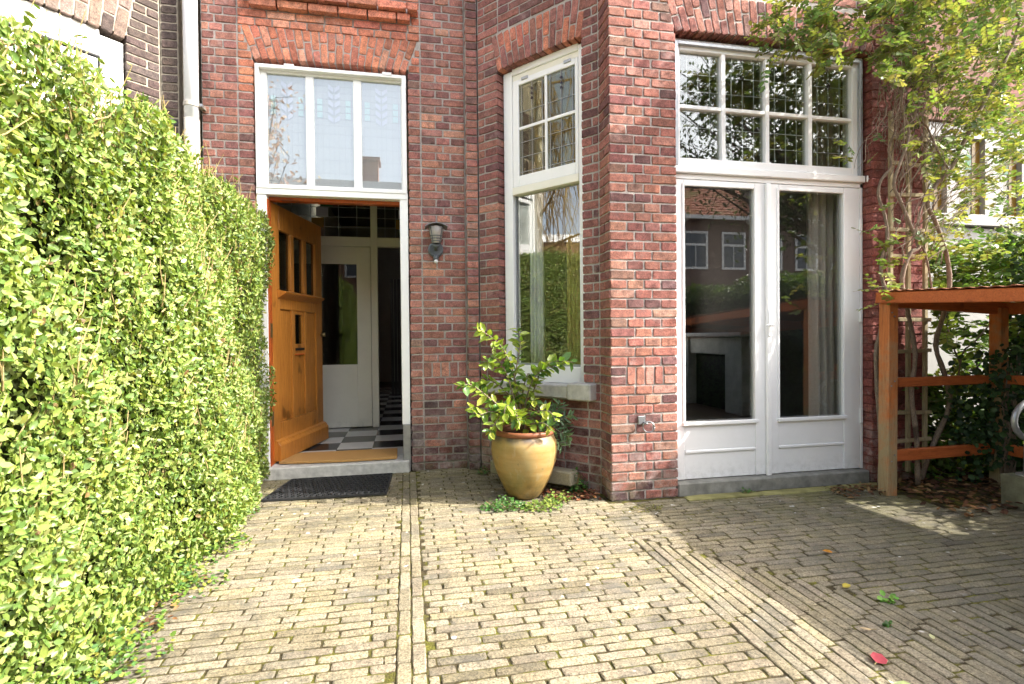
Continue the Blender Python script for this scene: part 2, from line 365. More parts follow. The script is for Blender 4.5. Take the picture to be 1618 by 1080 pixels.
# ------------------------------------------------------------------ brick maker
def brick_geo(fr, uc, zc, L, H, ang=0.0, proud=0.0, depth=0.1, rough=0.0012, bev=0.0035, cut=0.003):
    """one worn brick: outline ring, bevelled arris, dished face. returns verts, faces"""
    nl = 5 if L > H else 2; nh = 2 if L > H else 5
    ring = []
    hl, hh = L/2, H/2; cr = 0.0035
    def side(a, b, n):
        for i in range(n):
            s = i/n; yield (a[0]+(b[0]-a[0])*s, a[1]+(b[1]-a[1])*s)
    cs = [(-hl, -hh), (hl, -hh), (hl, hh), (-hl, hh)]
    for i, n in zip(range(4), (nl, nh, nl, nh)):
        ring += list(side(cs[i], cs[(i+1) % 4], n))
    n = len(ring); ca, sa = math.cos(ang), math.sin(ang)
    out = []; 
    tw, tl = jit(0.0015), jit(0.0015)
    r1 = []; r2 = []
    for (x, z) in ring:
        corner = abs(abs(x)-hl) < 1e-6 and abs(abs(z)-hh) < 1e-6
        if corner: x -= math.copysign(cut*random.uniform(.5, 1.3), x); z -= math.copysign(cut*random.uniform(.3, .8), z)
        r1.append((x+jit(rough), z+jit(rough)))
        b = bev*(1+abs(jit(0.8))) * (1.5 if corner else 1.0)
        r2.append((x - math.copysign(min(b, hl*0.4), x) if abs(x) > hl*0.6 else x, z - math.copysign(min(b, hh*0.4), z) if abs(z) > hh*0.6 else z))
    def P(x, z, w): return fr.pt(uc + x*ca - z*sa, w, zc + x*sa + z*ca)
    vs = [P(x, z, -depth) for x, z in ring]
    vs += [P(x, z, proud - bev*0.9) for x, z in r1]
    vs += [P(x, z, proud + tw*x/hl + tl*z/hh + jit(0.0006)) for x, z in r2]
    vs.append(P(0, 0, proud - 0.0004))
    fs = []
    for i in range(n):
        j = (i+1) % n
        fs.append((i, j, n+j, n+i)); fs.append((n+i, n+j, 2*n+j, 2*n+i)); fs.append((2*n+i, 2*n+j, 3*n))
    return vs, fs

class Pile:
    """collects alike pieces; the largest in the picture become objects of their own, the rest one joined part"""
    def __init__(s): s.items = []
    def add(s, vs, fs, col, key='a', vis=True):
        P = np.array([tuple(v) for v in vs]); c = P.mean(0)
        q = [proj(v) for v in (P.min(0), P.max(0), c)]
        area = 0
        pc = proj(c)
        if vis and pc and -20 < pc[0] < 1638 and -20 < pc[1] < 1100:
            pp = [proj(v) for v in P[::3]]
            pp = [x for x in pp if x]
            us = [x[0] for x in pp]; vv = [x[1] for x in pp]; area = (max(us)-min(us))*(max(vv)-min(vv))
        s.items.append((area, P, fs, col, key))
    def build(s, name, mats, parents, limit=300):
        s.items.sort(key=lambda x: -x[0])
        rest = {}
        for i, (a, P, fs, col, key) in enumerate(s.items):
            if i < limit and a > 0:
                c = P.mean(0); me = bpy.data.meshes.new(name); me.from_pydata((P-c).tolist(), [], fs)
                at = me.attributes.new('tint', 'FLOAT_COLOR', 'POINT')
                at.data.foreach_set('color', np.tile(np.array((*col, 1), dtype=np.float32), len(P)))
                put(name, me, c, mats[key], parents[key])
            else: rest.setdefault(key, MB()).add(P.tolist(), fs, col)
        for key, mb in rest.items(): mb.build(name, mats[key], parents[key], kind='stuff')

# ------------------------------------------------------------------ ground
g = MB(); g.add([(-300, -300, -0.06), (300, -300, -0.06), (300, 300, -0.06), (-300, 300, -0.06)], [(0, 1, 2, 3)])
tag(g.build('street_ground', M_STREET), kind='structure')
def grid_sheet(x0, x1, y0, y1, z, nx, ny, amp):
    mb = MB(); vs = []; fs = []
    for j in range(ny+1):
        for i in range(nx+1):
            x = x0+(x1-x0)*i/nx; y = y0+(y1-y0)*j/ny
            vs.append((x, y, z + amp*(math.sin(x*7.1+y*3.3)+math.sin(y*9.7-x*4.1)+jit(1.2))))
    for j in range(ny):
        for i in range(nx):
            a = j*(nx+1)+i; fs.append((a, a+1, a+nx+2, a+nx+1))
    mb.add(vs, fs); return mb
soil = grid_sheet(-2.6, 9.0, -3.0, 4.5, -0.03, 60, 40, 0.006).build('garden_soil', M_SOIL, smooth=True); tag(soil, kind='structure')
def hz(x, y):      # the old paving is not level
    return 0.0025*math.sin(x*3.1+1.3)*math.cos(y*2.7) + 0.003*math.sin(x*1.3-y*4.1)
bed = MB(); NXB, NYB = 130, 120
bv = [(-1.3+5.25*i/NXB, -.5+4.74*j/NYB) for j in range(NYB+1) for i in range(NXB+1)]
bed.add([(x, y, hz(x, y)-.0046+jit(.0010)) for x, y in bv], [(j*(NXB+1)+i, j*(NXB+1)+i+1, (j+1)*(NXB+1)+i+1, (j+1)*(NXB+1)+i) for j in range(NYB) for i in range(NXB)])
paving = bed.build('paving', M_JOINT, smooth=True); tag(paving, kind='structure')

FG = None
class FlatFr:
    """frame lying on the ground: u = X (or Y), second axis, w up"""
    def __init__(s, along): s.along = along
    def pt(s, u, w, z): return Vector((u, z, w)) if s.along == 'x' else Vector((-z, u, w))
GX, GY = FlatFr('x'), FlatFr('y')
PAVE = Pile()
def pcol():
    r = random.random()
    if r < .46: c = (0.455, 0.405, 0.305)
    elif r < .66: c = (0.44, 0.385, 0.31)
    elif r < .86: c = (0.425, 0.385, 0.31)
    elif r < .95: c = (0.47, 0.415, 0.29)
    else: c = (0.37, 0.335, 0.28)
    k = random.uniform(.80, 1.14)*.59*(random.uniform(.68, .85) if random.random() < .07 else 1); return (c[0]*k*1.05, c[1]*k*1.01, c[2]*k*.90)
PW, PL = 0.0472, 0.170
def paver(x0, x1, y0, y1):
    xm, ym = (x0+x1)/2, (y0+y1)/2
    if y1-y0 > x1-x0: gx, gy = random.uniform(.0042, .0068), random.uniform(.0045, .0090)
    else: gx, gy = random.uniform(.0045, .0090), random.uniform(.0062, .0092)
    lx, ly = x1-x0-gx, y1-y0-gy
    #-random.uniform(.0045, .0090), y1-y0-random.uniform(.0062, .0092)
    if lx < .02 or ly < .02: return
    z = hz(xm, ym) + jit(.0012)
    if lx >= ly: vs, fs = brick_geo(GX, xm, ym, lx, ly, jit(.010), z, 0.03 + z, .0018, .0028, .0024)
    else: vs, fs = brick_geo(GY, ym, -xm, ly, lx, jit(.010), z, 0.03 + z, .0018, .0028, .0024)
    PAVE.add(vs, fs, pcol())
def row_x(x0, x1, y, off):
    x = x0 - PL*off; 
    while x < x1-.01:
        a, b = max(x, x0), min(x+PL+jit(.004), x1)
        if b-a > .03: paver(a, b, y, y+PW)
        x = b if b > x else x+PL
def ydiag(x): return 2.57-(x-1.19)*1.27 if x < 1.9 else 1.668
rowi = 0; y = 1.668 - 26*PW
while y < 4.235:
    off = (rowi % 2)*.5 + jit(.08) + (0 if rowi % 2 else .18); off %= 1.0
    yt = min(y, 4.235-PW)
    row_x(-1.25, -.05, y, off)
    if y+PW < 2.575:
        row_x(.05, 1.15, y, (off+.37) % 1.0)
        if y > 1.66: row_x(1.19+(2.57-y)/1.27 - .01, 3.9, y, (off+.2) % 1.0)
    else:
        xr = 3.9 if y < 2.6 else 3.2
        if y > 3.10: xr = 1.24            # the bay stands on the paving from here on
        if y > 3.30: xr = 1.24 - (y-3.30)*0.80
        row_x(.05, xr, y, (off+.37) % 1.0)
    y += PW; rowi += 1
for k, x in enumerate((-.05, 0.0)):
    y = 0.4 - .1*k
    while y < 4.2:
        paver(x, x+.05, y, min(y+PL, 4.225)); y += PL + jit(.006)
x = 1.15; k = 0
while x < 3.9:
    y = ydiag(x+.02); first = True
    while y > 0.4:
        L = PL*(.5 if first and k % 2 else 1.0); first = False
        paver(x, x+PW, y-L, y); y -= L + jit(.004)
    x += PW; k += 1
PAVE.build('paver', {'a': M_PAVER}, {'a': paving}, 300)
# smooth mossy slab strip along the french-door step, with edge stones
ms = MB()
x = 1.75
while x < 3.2:
    L = random.uniform(.36, .6); vs, fs = brick_geo(GX, x+L/2, 3.105, L-.008, .085, jit(.01), .012+jit(.003), .05, .003, .008)
    mb = MB(); mb.add(vs, fs); mb.build('edge_stone', M_MOSSC, paving); x += L

# ------------------------------------------------------------------ the brick house
CH = 0.062; JT = 0.0114
D, B = 4.248, 3.166
P0 = (0.565, 4.17); P1 = (1.267, 3.35); SA = math.hypot(P1[0]-P0[0], P1[1]-P0[1])
FD = Fr((0, D), (1, 0)); FB = Fr((0, B), (1, 0)); FA = Fr(P0, (P1[0]-P0[0], P1[1]-P0[1])); FRT = Fr((1.267, 3.35), (0, -1))
house = thing('brick_house', (0.0, D, 0.0), 'red brick house with open orange front door and bay with white french doors', 'house')
WALLS = Pile()
REDS = [((0.315, 0.132, 0.098), 5), ((0.35, 0.150, 0.107), 4), ((0.285, 0.118, 0.092), 4), ((0.39, 0.175, 0.12), 2), ((0.235, 0.100, 0.086), 2), ((0.17, 0.082, 0.074), 1), ((0.25, 0.135, 0.10), 1)]
def pick(tab):
    r = random.uniform(0, sum(w for _, w in tab))
    for c, w in tab:
        r -= w
        if r <= 0: break
    k = random.uniform(.82, 1.20)*1.12; g_ = sum(c)/3*.92; return tuple((x*.88+g_*.12)*k*.99*random.uniform(.95, 1.05) for x in c)
DARKS = [((0.12, 0.058, 0.058), 4), ((0.17, 0.072, 0.066), 3), ((0.22, 0.085, 0.07), 2), ((0.09, 0.052, 0.055), 2)]
ORANGE = [((0.53, 0.19, 0.105), 4), ((0.47, 0.16, 0.09), 3), ((0.42, 0.14, 0.085), 2), ((0.56, 0.25, 0.16), 1)]
FRONT = [((0.37, 0.155, 0.108), 4), ((0.335, 0.135, 0.10), 3), ((0.41, 0.19, 0.13), 3), ((0.28, 0.112, 0.092), 2), ((0.43, 0.23, 0.165), 1), ((0.20, 0.10, 0.092), 1.5), ((0.27, 0.15, 0.11), 1)]
ANGLE = [((0.26, 0.105, 0.083), 4), ((0.30, 0.122, 0.092), 3), ((0.215, 0.088, 0.075), 3), ((0.16, 0.074, 0.068), 1.5), ((0.33, 0.135, 0.098), 1)]  # bay side bricks, darkened to carry the shade on that wall
PAINT = [((0.20, 0.055, 0.042), 4), ((0.185, 0.052, 0.04), 3), ((0.21, 0.06, 0.046), 2)]
BROWN = [((0.095, 0.068, 0.057), 4), ((0.08, 0.058, 0.05), 3), ((0.11, 0.08, 0.066), 2), ((0.05, 0.043, 0.043), 1)]
def c_door(u, z):
    if z < .16: return pick(DARKS)
    if z < .62 and random.random() < .6 - z*.5: return pick(DARKS)
    return pick(REDS)
def c_front(u, z): return pick(DARKS) if z < .12 and random.random() < .4 else tuple(x*f for x, f in zip(pick(FRONT), (.84, .78, .78)))
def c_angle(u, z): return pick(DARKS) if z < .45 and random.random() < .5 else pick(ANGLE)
def c_orange(u, z): return pick(ORANGE)
def c_paint(u, z): return pick(PAINT)
def c_brown(u, z): return pick(BROWN)
def one(fr, u0, u1, z0, z1, key, colf, proud=0.0, ang=0.0, depth=.1, pile=None, vis=True, jt=JT):
    L, H = u1-u0-jt, z1-z0-jt
    if L < .015 or H < .012: return
    pr = proud + jit(.0022)
    vs, fs = brick_geo(fr, (u0+u1)/2+jit(.001), (z0+z1)/2+jit(.001), L+jit(.0015), H+jit(.0015), ang+jit(.006), pr, depth, .0018, .0022, .0012)
    (pile or WALLS).add(vs, fs, colf((u0+u1)/2, (z0+z1)/2), key, vis)
def strip(fr, u0, u1, k0, k1, pats, key, colf, proud=0.0, skip=(), lim=None, visf=None, pile=None, depth=.1, jt=JT):
    """courses k0..k1 between u0 and u1; pats are the alternating bonds; lim(k) narrows the ends (at an arch)"""
    for k in range(k0, k1):
        if k in skip: continue
        pat = pats[k % len(pats)]; tot = sum(pat); u = u0
        a, b = lim(k) if lim else (u0, u1)
        for p in pat:
            L = (u1-u0)*p/tot; q0, q1 = max(u, a), min(u+L, b)
            if q1-q0 > .02: one(fr, q0, q1, k*CH, (k+1)*CH, key, colf, proud, depth=depth, vis=(visf is None or visf(q0, k*CH)), pile=pile, jt=jt)
            u += L
def arch(fr, bl, br, zb, tl, tr_, zt, n, key, colf, rise=.012, proud=0.0, pile=None, flip=0):
    """flat gauged arch: bricks on end, fanned, each split into a long and a short one"""
    for i in range(n):
        s0, s1 = i/n, (i+1)/n; sm = (s0+s1)/2
        ub, ut = bl+(br-bl)*sm, tl+(tr_-tl)*sm
        wb, wt = (br-bl)/n, (tr_-tl)/n
        z0 = zb + rise*(1-(2*sm-1)**2); H = zt-z0; lean = math.atan2(ut-ub, H)
        cut = .62 if (i+flip) % 2 else .38
        for f0, f1 in ((0, cut), (cut, 1)):
            fm = (f0+f1)/2; um = ub+(ut-ub)*fm; wd = wb+(wt-wb)*fm; Lz = (f1-f0)*H/math.cos(lean)
            vs, fs = brick_geo(fr, um, z0+H*fm, wd-JT*.8+jit(.001), Lz-JT*.9, -lean+jit(.004), proud+jit(.002), .1, .0014, .003)
            # taper the brick with the fan
            (pile or WALLS).add(vs, fs, colf(um, z0), key)
hidden_l = lambda u, z: z > 1.85
A3 = [(1, 1, 1), (1.5, 1.5)]; A4 = [(1, 1, 1, 1), (1.42, 1, 1.48)]
KT = 64
# entrance wall
strip(FD, -1.47, -1.223, 30, KT, [(.55, 1, 1), (.95, 1.6)], 'd', c_door, visf=hidden_l)
strip(FD, -1.223, -1.107, 30, 51, [(1,)], 'd', lambda u, z: pick(REDS if z < 2.9 else ORANGE), visf=hidden_l)
strip(FD, .014, .118, 0, 51, [(1,)], 'd', c_door)
strip(FD, .118, .467, 0, KT, A3, 'd', c_door, skip=(12, 13))
for i in range(5): one(FD, .118+.0698*i, .118+.0698*(i+1), 12*CH, 14*CH, 'd', c_door)
AZ0, AZ1 = 3.165, 3.42
arch(FD, -1.107, .006, AZ0, -1.205, .104, AZ1, 21, 'd', c_orange)
def skl(k): f = min(1, max(0, ((k+.5)*CH-AZ0)/(AZ1-AZ0))); return (-1.223, -1.107-.098*f-.004)
def skr(k): f = min(1, max(0, ((k+.5)*CH-AZ0)/(AZ1-AZ0))); return (.012+.098*f, .118)
strip(FD, -1.223, -1.107, 51, 55, [(1,)], 'd', c_orange, lim=skl)
strip(FD, .010, .118, 51, 55, [(1,)], 'd', c_orange, lim=skr)
strip(FD, -1.223, .118, 55, 57, [(1, 1, 1, 1, 1, 1, .45), (.6, .6, .6, .6, .6, .6, .6, .6, .6, .6, .5)], 'd', c_orange, proud=.006)
strip(FD, -1.13, .05, 57, 58, [(.9, 1, 1, 1, 1, .5)], 'd', c_orange, proud=.055, depth=.16)
strip(FD, -1.19, .105, 58, 59, [(.5, 1, 1, 1, 1, 1, .4)], 'd', c_orange, proud=.095, depth=.2)
strip(FD, -1.223, .118, 59, KT, [(1, 1, 1, 1, 1, 1), (.5, 1, 1, 1, 1, 1, .5)], 'd', c_orange)
strip(FD, -1.223, -1.13, 57, 59, [(1,)], 'd', c_orange); strip(FD, .05, .118, 57, 59, [(1,)], 'd', c_orange)
strip(FD, .467, .565, 0, KT, [(1,)], 'd', c_door, proud=.075, depth=.06)
# the bay: slanted side with the sash window
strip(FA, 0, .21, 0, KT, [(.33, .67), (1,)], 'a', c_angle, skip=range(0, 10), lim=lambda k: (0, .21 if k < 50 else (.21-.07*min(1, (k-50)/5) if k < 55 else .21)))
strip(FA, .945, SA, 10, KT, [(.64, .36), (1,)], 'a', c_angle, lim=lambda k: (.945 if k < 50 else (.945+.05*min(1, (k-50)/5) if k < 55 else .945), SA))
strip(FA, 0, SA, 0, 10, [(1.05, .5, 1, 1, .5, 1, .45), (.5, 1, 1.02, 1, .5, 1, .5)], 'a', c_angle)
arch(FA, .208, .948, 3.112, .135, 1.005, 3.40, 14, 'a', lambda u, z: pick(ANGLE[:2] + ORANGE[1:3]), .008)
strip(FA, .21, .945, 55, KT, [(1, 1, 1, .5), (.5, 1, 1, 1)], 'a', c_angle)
strip(FRT, 0, .184, 0, KT, [(.54, .46), (1,)], 'f', c_angle)
# the bay: front with the french doors
strip(FB, 1.267, 1.738, 0, KT, A4, 'f', c_front, skip=(12, 13), lim=lambda k: (1.267, 1.738 if k < 49 else 1.738-.075*min(1, (k-49+.5)/4.3)))
for k in (12, 13):
    one(FB, 1.267, 1.378, k*CH, (k+1)*CH, 'f', c_front); one(FB, 1.634, 1.738, k*CH, (k+1)*CH, 'f', c_front)
for i in range(4): one(FB, 1.378+.064*i, 1.378+.064*(i+1), 12*CH, 14*CH, 'f', c_front)
arch(FB, 1.735, 3.238, 3.05, 1.645, 3.33, 3.315, 27, 'f', c_front, .014)
strip(FB, 1.645, 3.33, 54, KT, [(1, 1, 1, 1, 1, 1, 1, 1), (.5, 1, 1, 1, 1, 1, 1, 1, .5)], 'f', c_front)
strip(FB, 3.238, 3.71, 0, KT, A4, 'p', c_paint, jt=.007, lim=lambda k: (3.238 if k < 49 else 3.238+.075*min(1, (k-49+.5)/4.3), 3.71))

front_wall = MB()
for (a, b, z0, z1) in ((-1.47, -1.122, 0, 4.0), (.028, .467, 0, 4.0), (-1.122, .028, 3.185, 4.0)): front_wall.box(a, b, -.24, -.006, z0, z1, FD)
front_wall.box(.473, .562, -.0088, .064, 0, 4.0, FD); front_wall.box(.4671, .74, -.24, -.010, 0, 4.0, FD)
front_wall = front_wall.build('front_wall', M_MORTAR, house)
bw = MB()
bw.box(.0, .192, -.22, -.006, 0, 4.0, FA); bw.box(.961, SA+.02, -.22, -.006, 0, 4.0, FA); bw.box(.192, .961, -.22, -.006, 0, .64, FA); bw.box(.192, .961, -.22, -.006, 3.135, 4.0, FA)
bay_side_wall = bw.build('bay_side_wall', M_MORTAR, house)
bw = MB()
bw.box(1.275, 1.722, -.26, -.006, 0, 4.0, FB); bw.box(1.722, 3.256, -.24, -.006, 3.075, 4.0, FB)
bay_front_wall = bw.build('bay_front_wall', M_MORTAR_B, house)
bw = MB(); bw.box(3.250, 3.70, -.3, -.004, 0, 4.0, FB)
bw.add([(3.70, 3.175, 0), (4.5, 4.1, 0), (4.5, 4.1, 4), (3.70, 3.175, 4)], [(0, 1, 2, 3)])
painted_pier = bw.build('painted_pier', M_MORTAR_R, house)
tag(painted_pier, 'oxide red painted brick pier behind the trellis')
WALLS.build('brick', {'d': M_BRICK, 'a': M_BRICK, 'f': M_BRICK, 'p': M_BRICK}, {'d': front_wall, 'a': bay_side_wall, 'f': bay_front_wall, 'p': painted_pier}, 300)
# storeys above the picture and the side of the house: they shade the yard from the sky behind
uw = MB(); uw.box(-1.47, .4, 4.25, 7.8, 4.02, 8.5); uw.box(.4, 4.5, 4.25, 7.8, 4.02, 8.5); uw.box(1.27, 3.71, 3.2, 4.249, 4.02, 8.0)
upper = simple('upper_brickwork', (0.26, 0.10, 0.08), 0.85, 0.2, 20, 0.3, 0.3)
uw.build('upper_storey', upper, house)
rm = MB()     # rooms: floors, ceilings and the walls one sees into
rm.box(.30, .36, 4.50, 11.9, .02, 3.5); rm.box(-1.45, .36, 11.9, 12.0, 0, 3.5); rm.box(-1.46, -1.40, 4.50, 11.9, .02, 3.5)
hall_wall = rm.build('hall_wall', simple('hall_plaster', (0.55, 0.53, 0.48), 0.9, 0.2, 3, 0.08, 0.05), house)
rm = MB(); rm.box(.40, 2.95, 7.6, 7.7, .06, 3.5); rm.box(3.9, 4.4, 7.6, 7.7, .06, 3.5); rm.box(2.95, 3.9, 7.6, 7.7, .06, .9); rm.box(2.95, 3.9, 7.6, 7.7, 2.5, 3.5); rm.box(4.4, 4.48, 4.1, 7.7, .06, 3.5); rm.box(.36, .40, 4.5, 7.6, .06, 3.5)  # unseen opening in the back wall, added to brighten the room
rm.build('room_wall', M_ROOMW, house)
rm = MB(); rm.box(-1.46, .4, 4.50, 8.5, 3.50, 3.60); rm.box(-1.46, .4, 9.0, 12.0, 3.50, 3.60); rm.box(.4, 4.5, 4.50, 7.7, 3.50, 3.60); rm.add([(.6, 4.2, 3.5), (1.3, 3.40, 3.5), (3.7, 3.40, 3.5), (4.48, 4.3, 3.5), (4.48, 4.5, 3.5), (.4, 4.5, 3.5)], [(0, 1, 2, 3, 4, 5)])  # gap in the hall ceiling added to let sky light into the corridor
rm.build('ceiling', M_ROOMW, house)
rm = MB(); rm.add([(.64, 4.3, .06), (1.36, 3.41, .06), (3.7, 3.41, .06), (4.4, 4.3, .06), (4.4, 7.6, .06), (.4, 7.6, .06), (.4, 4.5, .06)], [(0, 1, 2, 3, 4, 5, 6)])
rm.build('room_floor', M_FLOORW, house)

# ---- entrance: threshold, frame, transom
def part(name, mat, parent, boxes, fr=None, bevel=.0, label=None):
    mb = MB()
    for q in boxes: mb.box(*q, fr=fr)
    o = mb.build(name, mat, parent, bevel=bevel)
    if label: o['label'] = label
    return o
part('threshold', M_STONE, house, [(-1.105, .0, -.20, .045, 0.0, .092)], FD, .006)
part('zinc_strip', M_ZINC, house, [(-.046, .012, -.02, .006, .0, .375)], FD, .002)
df = thing  # (alias kept short below)
frame = part('door_frame', M_WHITE, house, [(-1.105, -1.035, -.12, -.001, .093, 2.19), (-.052, .011, -.12, .0, .376, 2.19), (-.046, .006, -.12, -.022, .093, .376)], FD, .004)
part('door_frame_head', M_WHITE, house, [(-1.105, .011, -.14, .006, 2.155, 2.205)], FD, .003)
part('door_stop', M_DOORE, house, [(-1.034, -.053, -.13, -.06, 2.128, 2.153)], FD, .002)
trans = part('transom_window', M_WHITE, house, [(-1.105, .008, -.10, -.032, 3.085, 3.14), (-1.105, .008, -.10, -.032, 2.207, 2.238), (-1.105, -1.03, -.10, -.033, 2.238, 3.085), (-.036, .008, -.10, -.033, 2.238, 3.085)], FD, .003)
for u0, u1 in ((-.752, -.693), (-.400, -.338)): part('mullion', M_WHITE, trans, [(u0, u1, -.10, -.036, 2.239, 3.084)], FD, .004)
sf = part('storm_frame', M_WHITE, trans, [(-1.102, -1.075, -.03, .012, 2.2, 3.13), (-.028, .006, -.03, .012, 2.2, 3.13), (-1.075, -.028, -.03, .012, 3.103, 3.13), (-1.075, -.028, -.03, .012, 2.2, 2.232)], FD, .003)
for u in (-.86, -.14): part('clip', M_WHITE, trans, [(u-.035, u+.035, -.02, .016, 3.118, 3.142)], FD, .002)
part('storm_pane', M_STORM, trans, [(-1.031, -.035, -.052, -.049, 2.237, 3.086)], FD)
def leaded(parent, fr, u0, u1, z0, z1, w, verts, horis, pane=None, bw=.005):
    mb = MB()
    for s in verts: u = u0+(u1-u0)*s; mb.box(u-bw/2, u+bw/2, w-.004, w+.004, z0, z1, fr)
    for s in horis: z = z0+(z1-z0)*s; mb.box(u0, u1, w-.0035, w+.0035, z-bw/2, z+bw/2, fr)
    mb.build('lead_came', M_LEAD, parent, kind='stuff')
    part('leaded_pane', pane or M_SGL, parent, [(u0, u1, w-.0015, w+.0015, z0, z1)], fr)
for u0, u1 in ((-1.03, -.752), (-.693, -.400), (-.338, -.036)):
    leaded(trans, FD, u0, u1, 2.238, 3.085, -.07, (.06, .22, .38, .5, .62, .78, .94), (.05, .14, .26, .38, .50, .58, .64, .70, .76, .82, .88, .94), M_SCREAM, .0032)
    W, H0 = u1-u0, 2.238
    for s0, s1 in ((.06, .22), (.78, .94)):
        for q in (.64, .70, .76):
            part('stained_pane', M_SCYAN, trans, [(u0+W*s0+.004, u0+W*s1-.004, -.064, -.061, H0+.847*q+.004, H0+.847*(q+.06)-.004)], FD)
    for i, q in enumerate((.60, .67, .74, .81, .88)):
        for sgn in (-1, 1):
            mb = MB(); c = u0+W*.5; z = H0+.847*q; k = W*.15
            vs = [FD.pt(c+sgn*.004, ww, z+dz) for ww in (-.062, -.059) for dz in (0, .036)] + [FD.pt(c+sgn*k, ww, z+dz+.028) for ww in (-.062, -.059) for dz in (0, .036)]
            mb.add(vs, [(0, 1, 5, 4), (2, 6, 7, 3), (0, 2, 3, 1), (4, 5, 7, 6), (0, 4, 6, 2), (1, 3, 7, 5)]); mb.build('stained_pane', M_SLIL, trans)

# ---- the open front door: hinged on the left jamb, swung in
th = math.radians(76)
FO = Fr((-1.028, D+.085), (math.cos(th), math.sin(th)))       # u along the leaf, w out of its street face
DW, DT, DZ0, DZ1 = .945, .045, .10, 2.125
def dpart(name, boxes, mat=None, parent=None, bevel=.003): return part(name, mat or M_DOOR, parent or door, boxes, FO, bevel)
GLU = [(.135, .325), (.385, .565), (.625, .805)]
boxes = [(0, .13, -DT, 0, DZ0, DZ1), (.81, DW, -DT, 0, DZ0, DZ1), (.13, .81, -DT, 0, 1.93, DZ1), (.13, .81, -DT, 0, 1.30, 1.455), (.13, .81, -DT, 0, DZ0, .40)]
door = part('front_door', M_DOOR, house, boxes, FO, .004); door['label'] = 'varnished orange wooden front door standing open'
dpart('glazing_bar', [(.325, .385, -DT, -.002, 1.455, 1.93)]); dpart('glazing_bar', [(.565, .625, -DT, -.002, 1.455, 1.93)])
for a, b in GLU: dpart('pane', [(a-.002, b+.002, -.026, -.022, 1.453, 1.932)], M_DGLASS, bevel=0)
mb = MB(); prof = [(0, 1.385), (.065, 1.425), (.07, 1.436), (.012, 1.452), (0, 1.455)]
vs = [FO.pt(u, w_+.0005, z) for u in (.09, .845) for w_, z in prof]; mb.add(vs, [(0, 1, 6, 5), (1, 2, 7, 6), (2, 3, 8, 7), (3, 4, 9, 8), (4, 3, 2, 1, 0), (5, 6, 7, 8, 9)]); mb.build('drip_ledge', M_DOOR, door, .001)
dpart('stile', [(.335, .375, -DT, -.001, .40, 1.30)]); dpart('stile', [(.575, .615, -DT, -.001, .40, 1.30)])
for a, b in ((.13, .335), (.615, .81)): dpart('door_panel', [(a, b, -.034, -.014, .40, 1.30)], bevel=.006)
dpart('door_panel', [(.375, .575, -.034, -.014, .40, .93)], bevel=.006)
dpart('letter_rail', [(.375, .575, -DT, -.004, .93, 1.02)]); dpart('letter_slot', [(.395, .555, -.006, .003, .965, .985)], M_BLACK, bevel=.001)
dpart('letter_flap', [(.39, .56, -.004, .006, .925, .937)], M_DOORE, bevel=.001)
dpart('peep_frame', [(.375, .405, -DT, -.006, 1.02, 1.30), (.545, .575, -DT, -.006, 1.02, 1.30), (.405, .545, -DT, -.006, 1.27, 1.30)])
dpart('pane', [(.404, .546, -.026, -.022, 1.02, 1.271)], M_DGLASS, bevel=0)
mb = MB(); prof = [(0, DZ0+.012), (.045, DZ0+.012), (.045, DZ0+.13), (.03, DZ0+.15), (.024, DZ0+.165), (0, DZ0+.175)]
vs = [FO.pt(u, w_+.0005, z) for u in (.02, DW+.008) for w_, z in prof]; n_ = len(prof)
mb.add(vs, [(i, i+1, n_+i+1, n_+i) for i in range(n_-1)] + [tuple(range(n_-1, -1, -1)), tuple(range(n_, 2*n_))]); mb.build('weather_board', M_DOOR, door, .002)
dpart('lock_edge', [(DW+.001, DW+.006, -DT+.004, -.004, DZ0+.15, DZ1-.02)], M_WHITE, bevel=.001)
dpart('door_latch', [(DW+.006, DW+.012, -.036, -.012, 1.04, 1.16)], M_BRASS, bevel=.001)
mb = MB(); mb.tube([FO.pt(DW-.05, -.045, 1.12), FO.pt(DW-.05, -.10, 1.12), FO.pt(DW-.15, -.105, 1.12)], .009, 8); mb.build('handle', M_BRASS, door, smooth=True)
mb = MB(); mb.tube([FO.pt(DW-.04, .0, 1.10), FO.pt(DW-.04, .045, 1.10)], [.012, .022], 10); mb.build('knob', M_BRASS, door, smooth=True)
# hinge side reveal of the frame, stained red, with hinges
rev = part('hinge_jamb', M_DOORE, house, [(-1.034, -1.026, -.20, -.005, .095, 2.127)], FD, .001)
for z in (1.83, 1.13, .45): part('hinge', M_BRASS, rev, [(-1.0265, -1.022, -.085, -.02, z-.055, z+.055)], FD, .001)

# ---- hall behind the door: chequered floor, inner partition
hall_floor = part('hall_floor', M_DARKIN, house, [(-1.40, .30, 4.45, 11.9, .03, .088)])
TS = .30
for j in range(20):
    for i in range(6):
        x0 = -1.40+.02+TS*i*1.0-.14; y0 = 4.46+TS*j
        x0, x1 = max(x0, -1.39), min(x0+TS, .295)
        if x1-x0 < .02: continue
        part('floor_tile', M_TILEB if (i+j) % 2 else M_TILEW, hall_floor, [(x0+.0015, x1-.0015, y0+.0015, y0+TS-.0015, .0885, .097)], None, 0)
YP = 5.86
pa = part('inner_partition', M_CREAM, house, [(-1.395, .295, YP, YP+.07, 2.05, 2.15), (-1.395, .295, YP, YP+.07, 2.68, 3.49), (-.385, -.315, YP-.004, YP+.07, .098, 2.68), (-1.395, -1.33, YP, YP+.07, .098, 2.05), (.235, .295, YP, YP+.07, .098, 2.05)], None, .003)
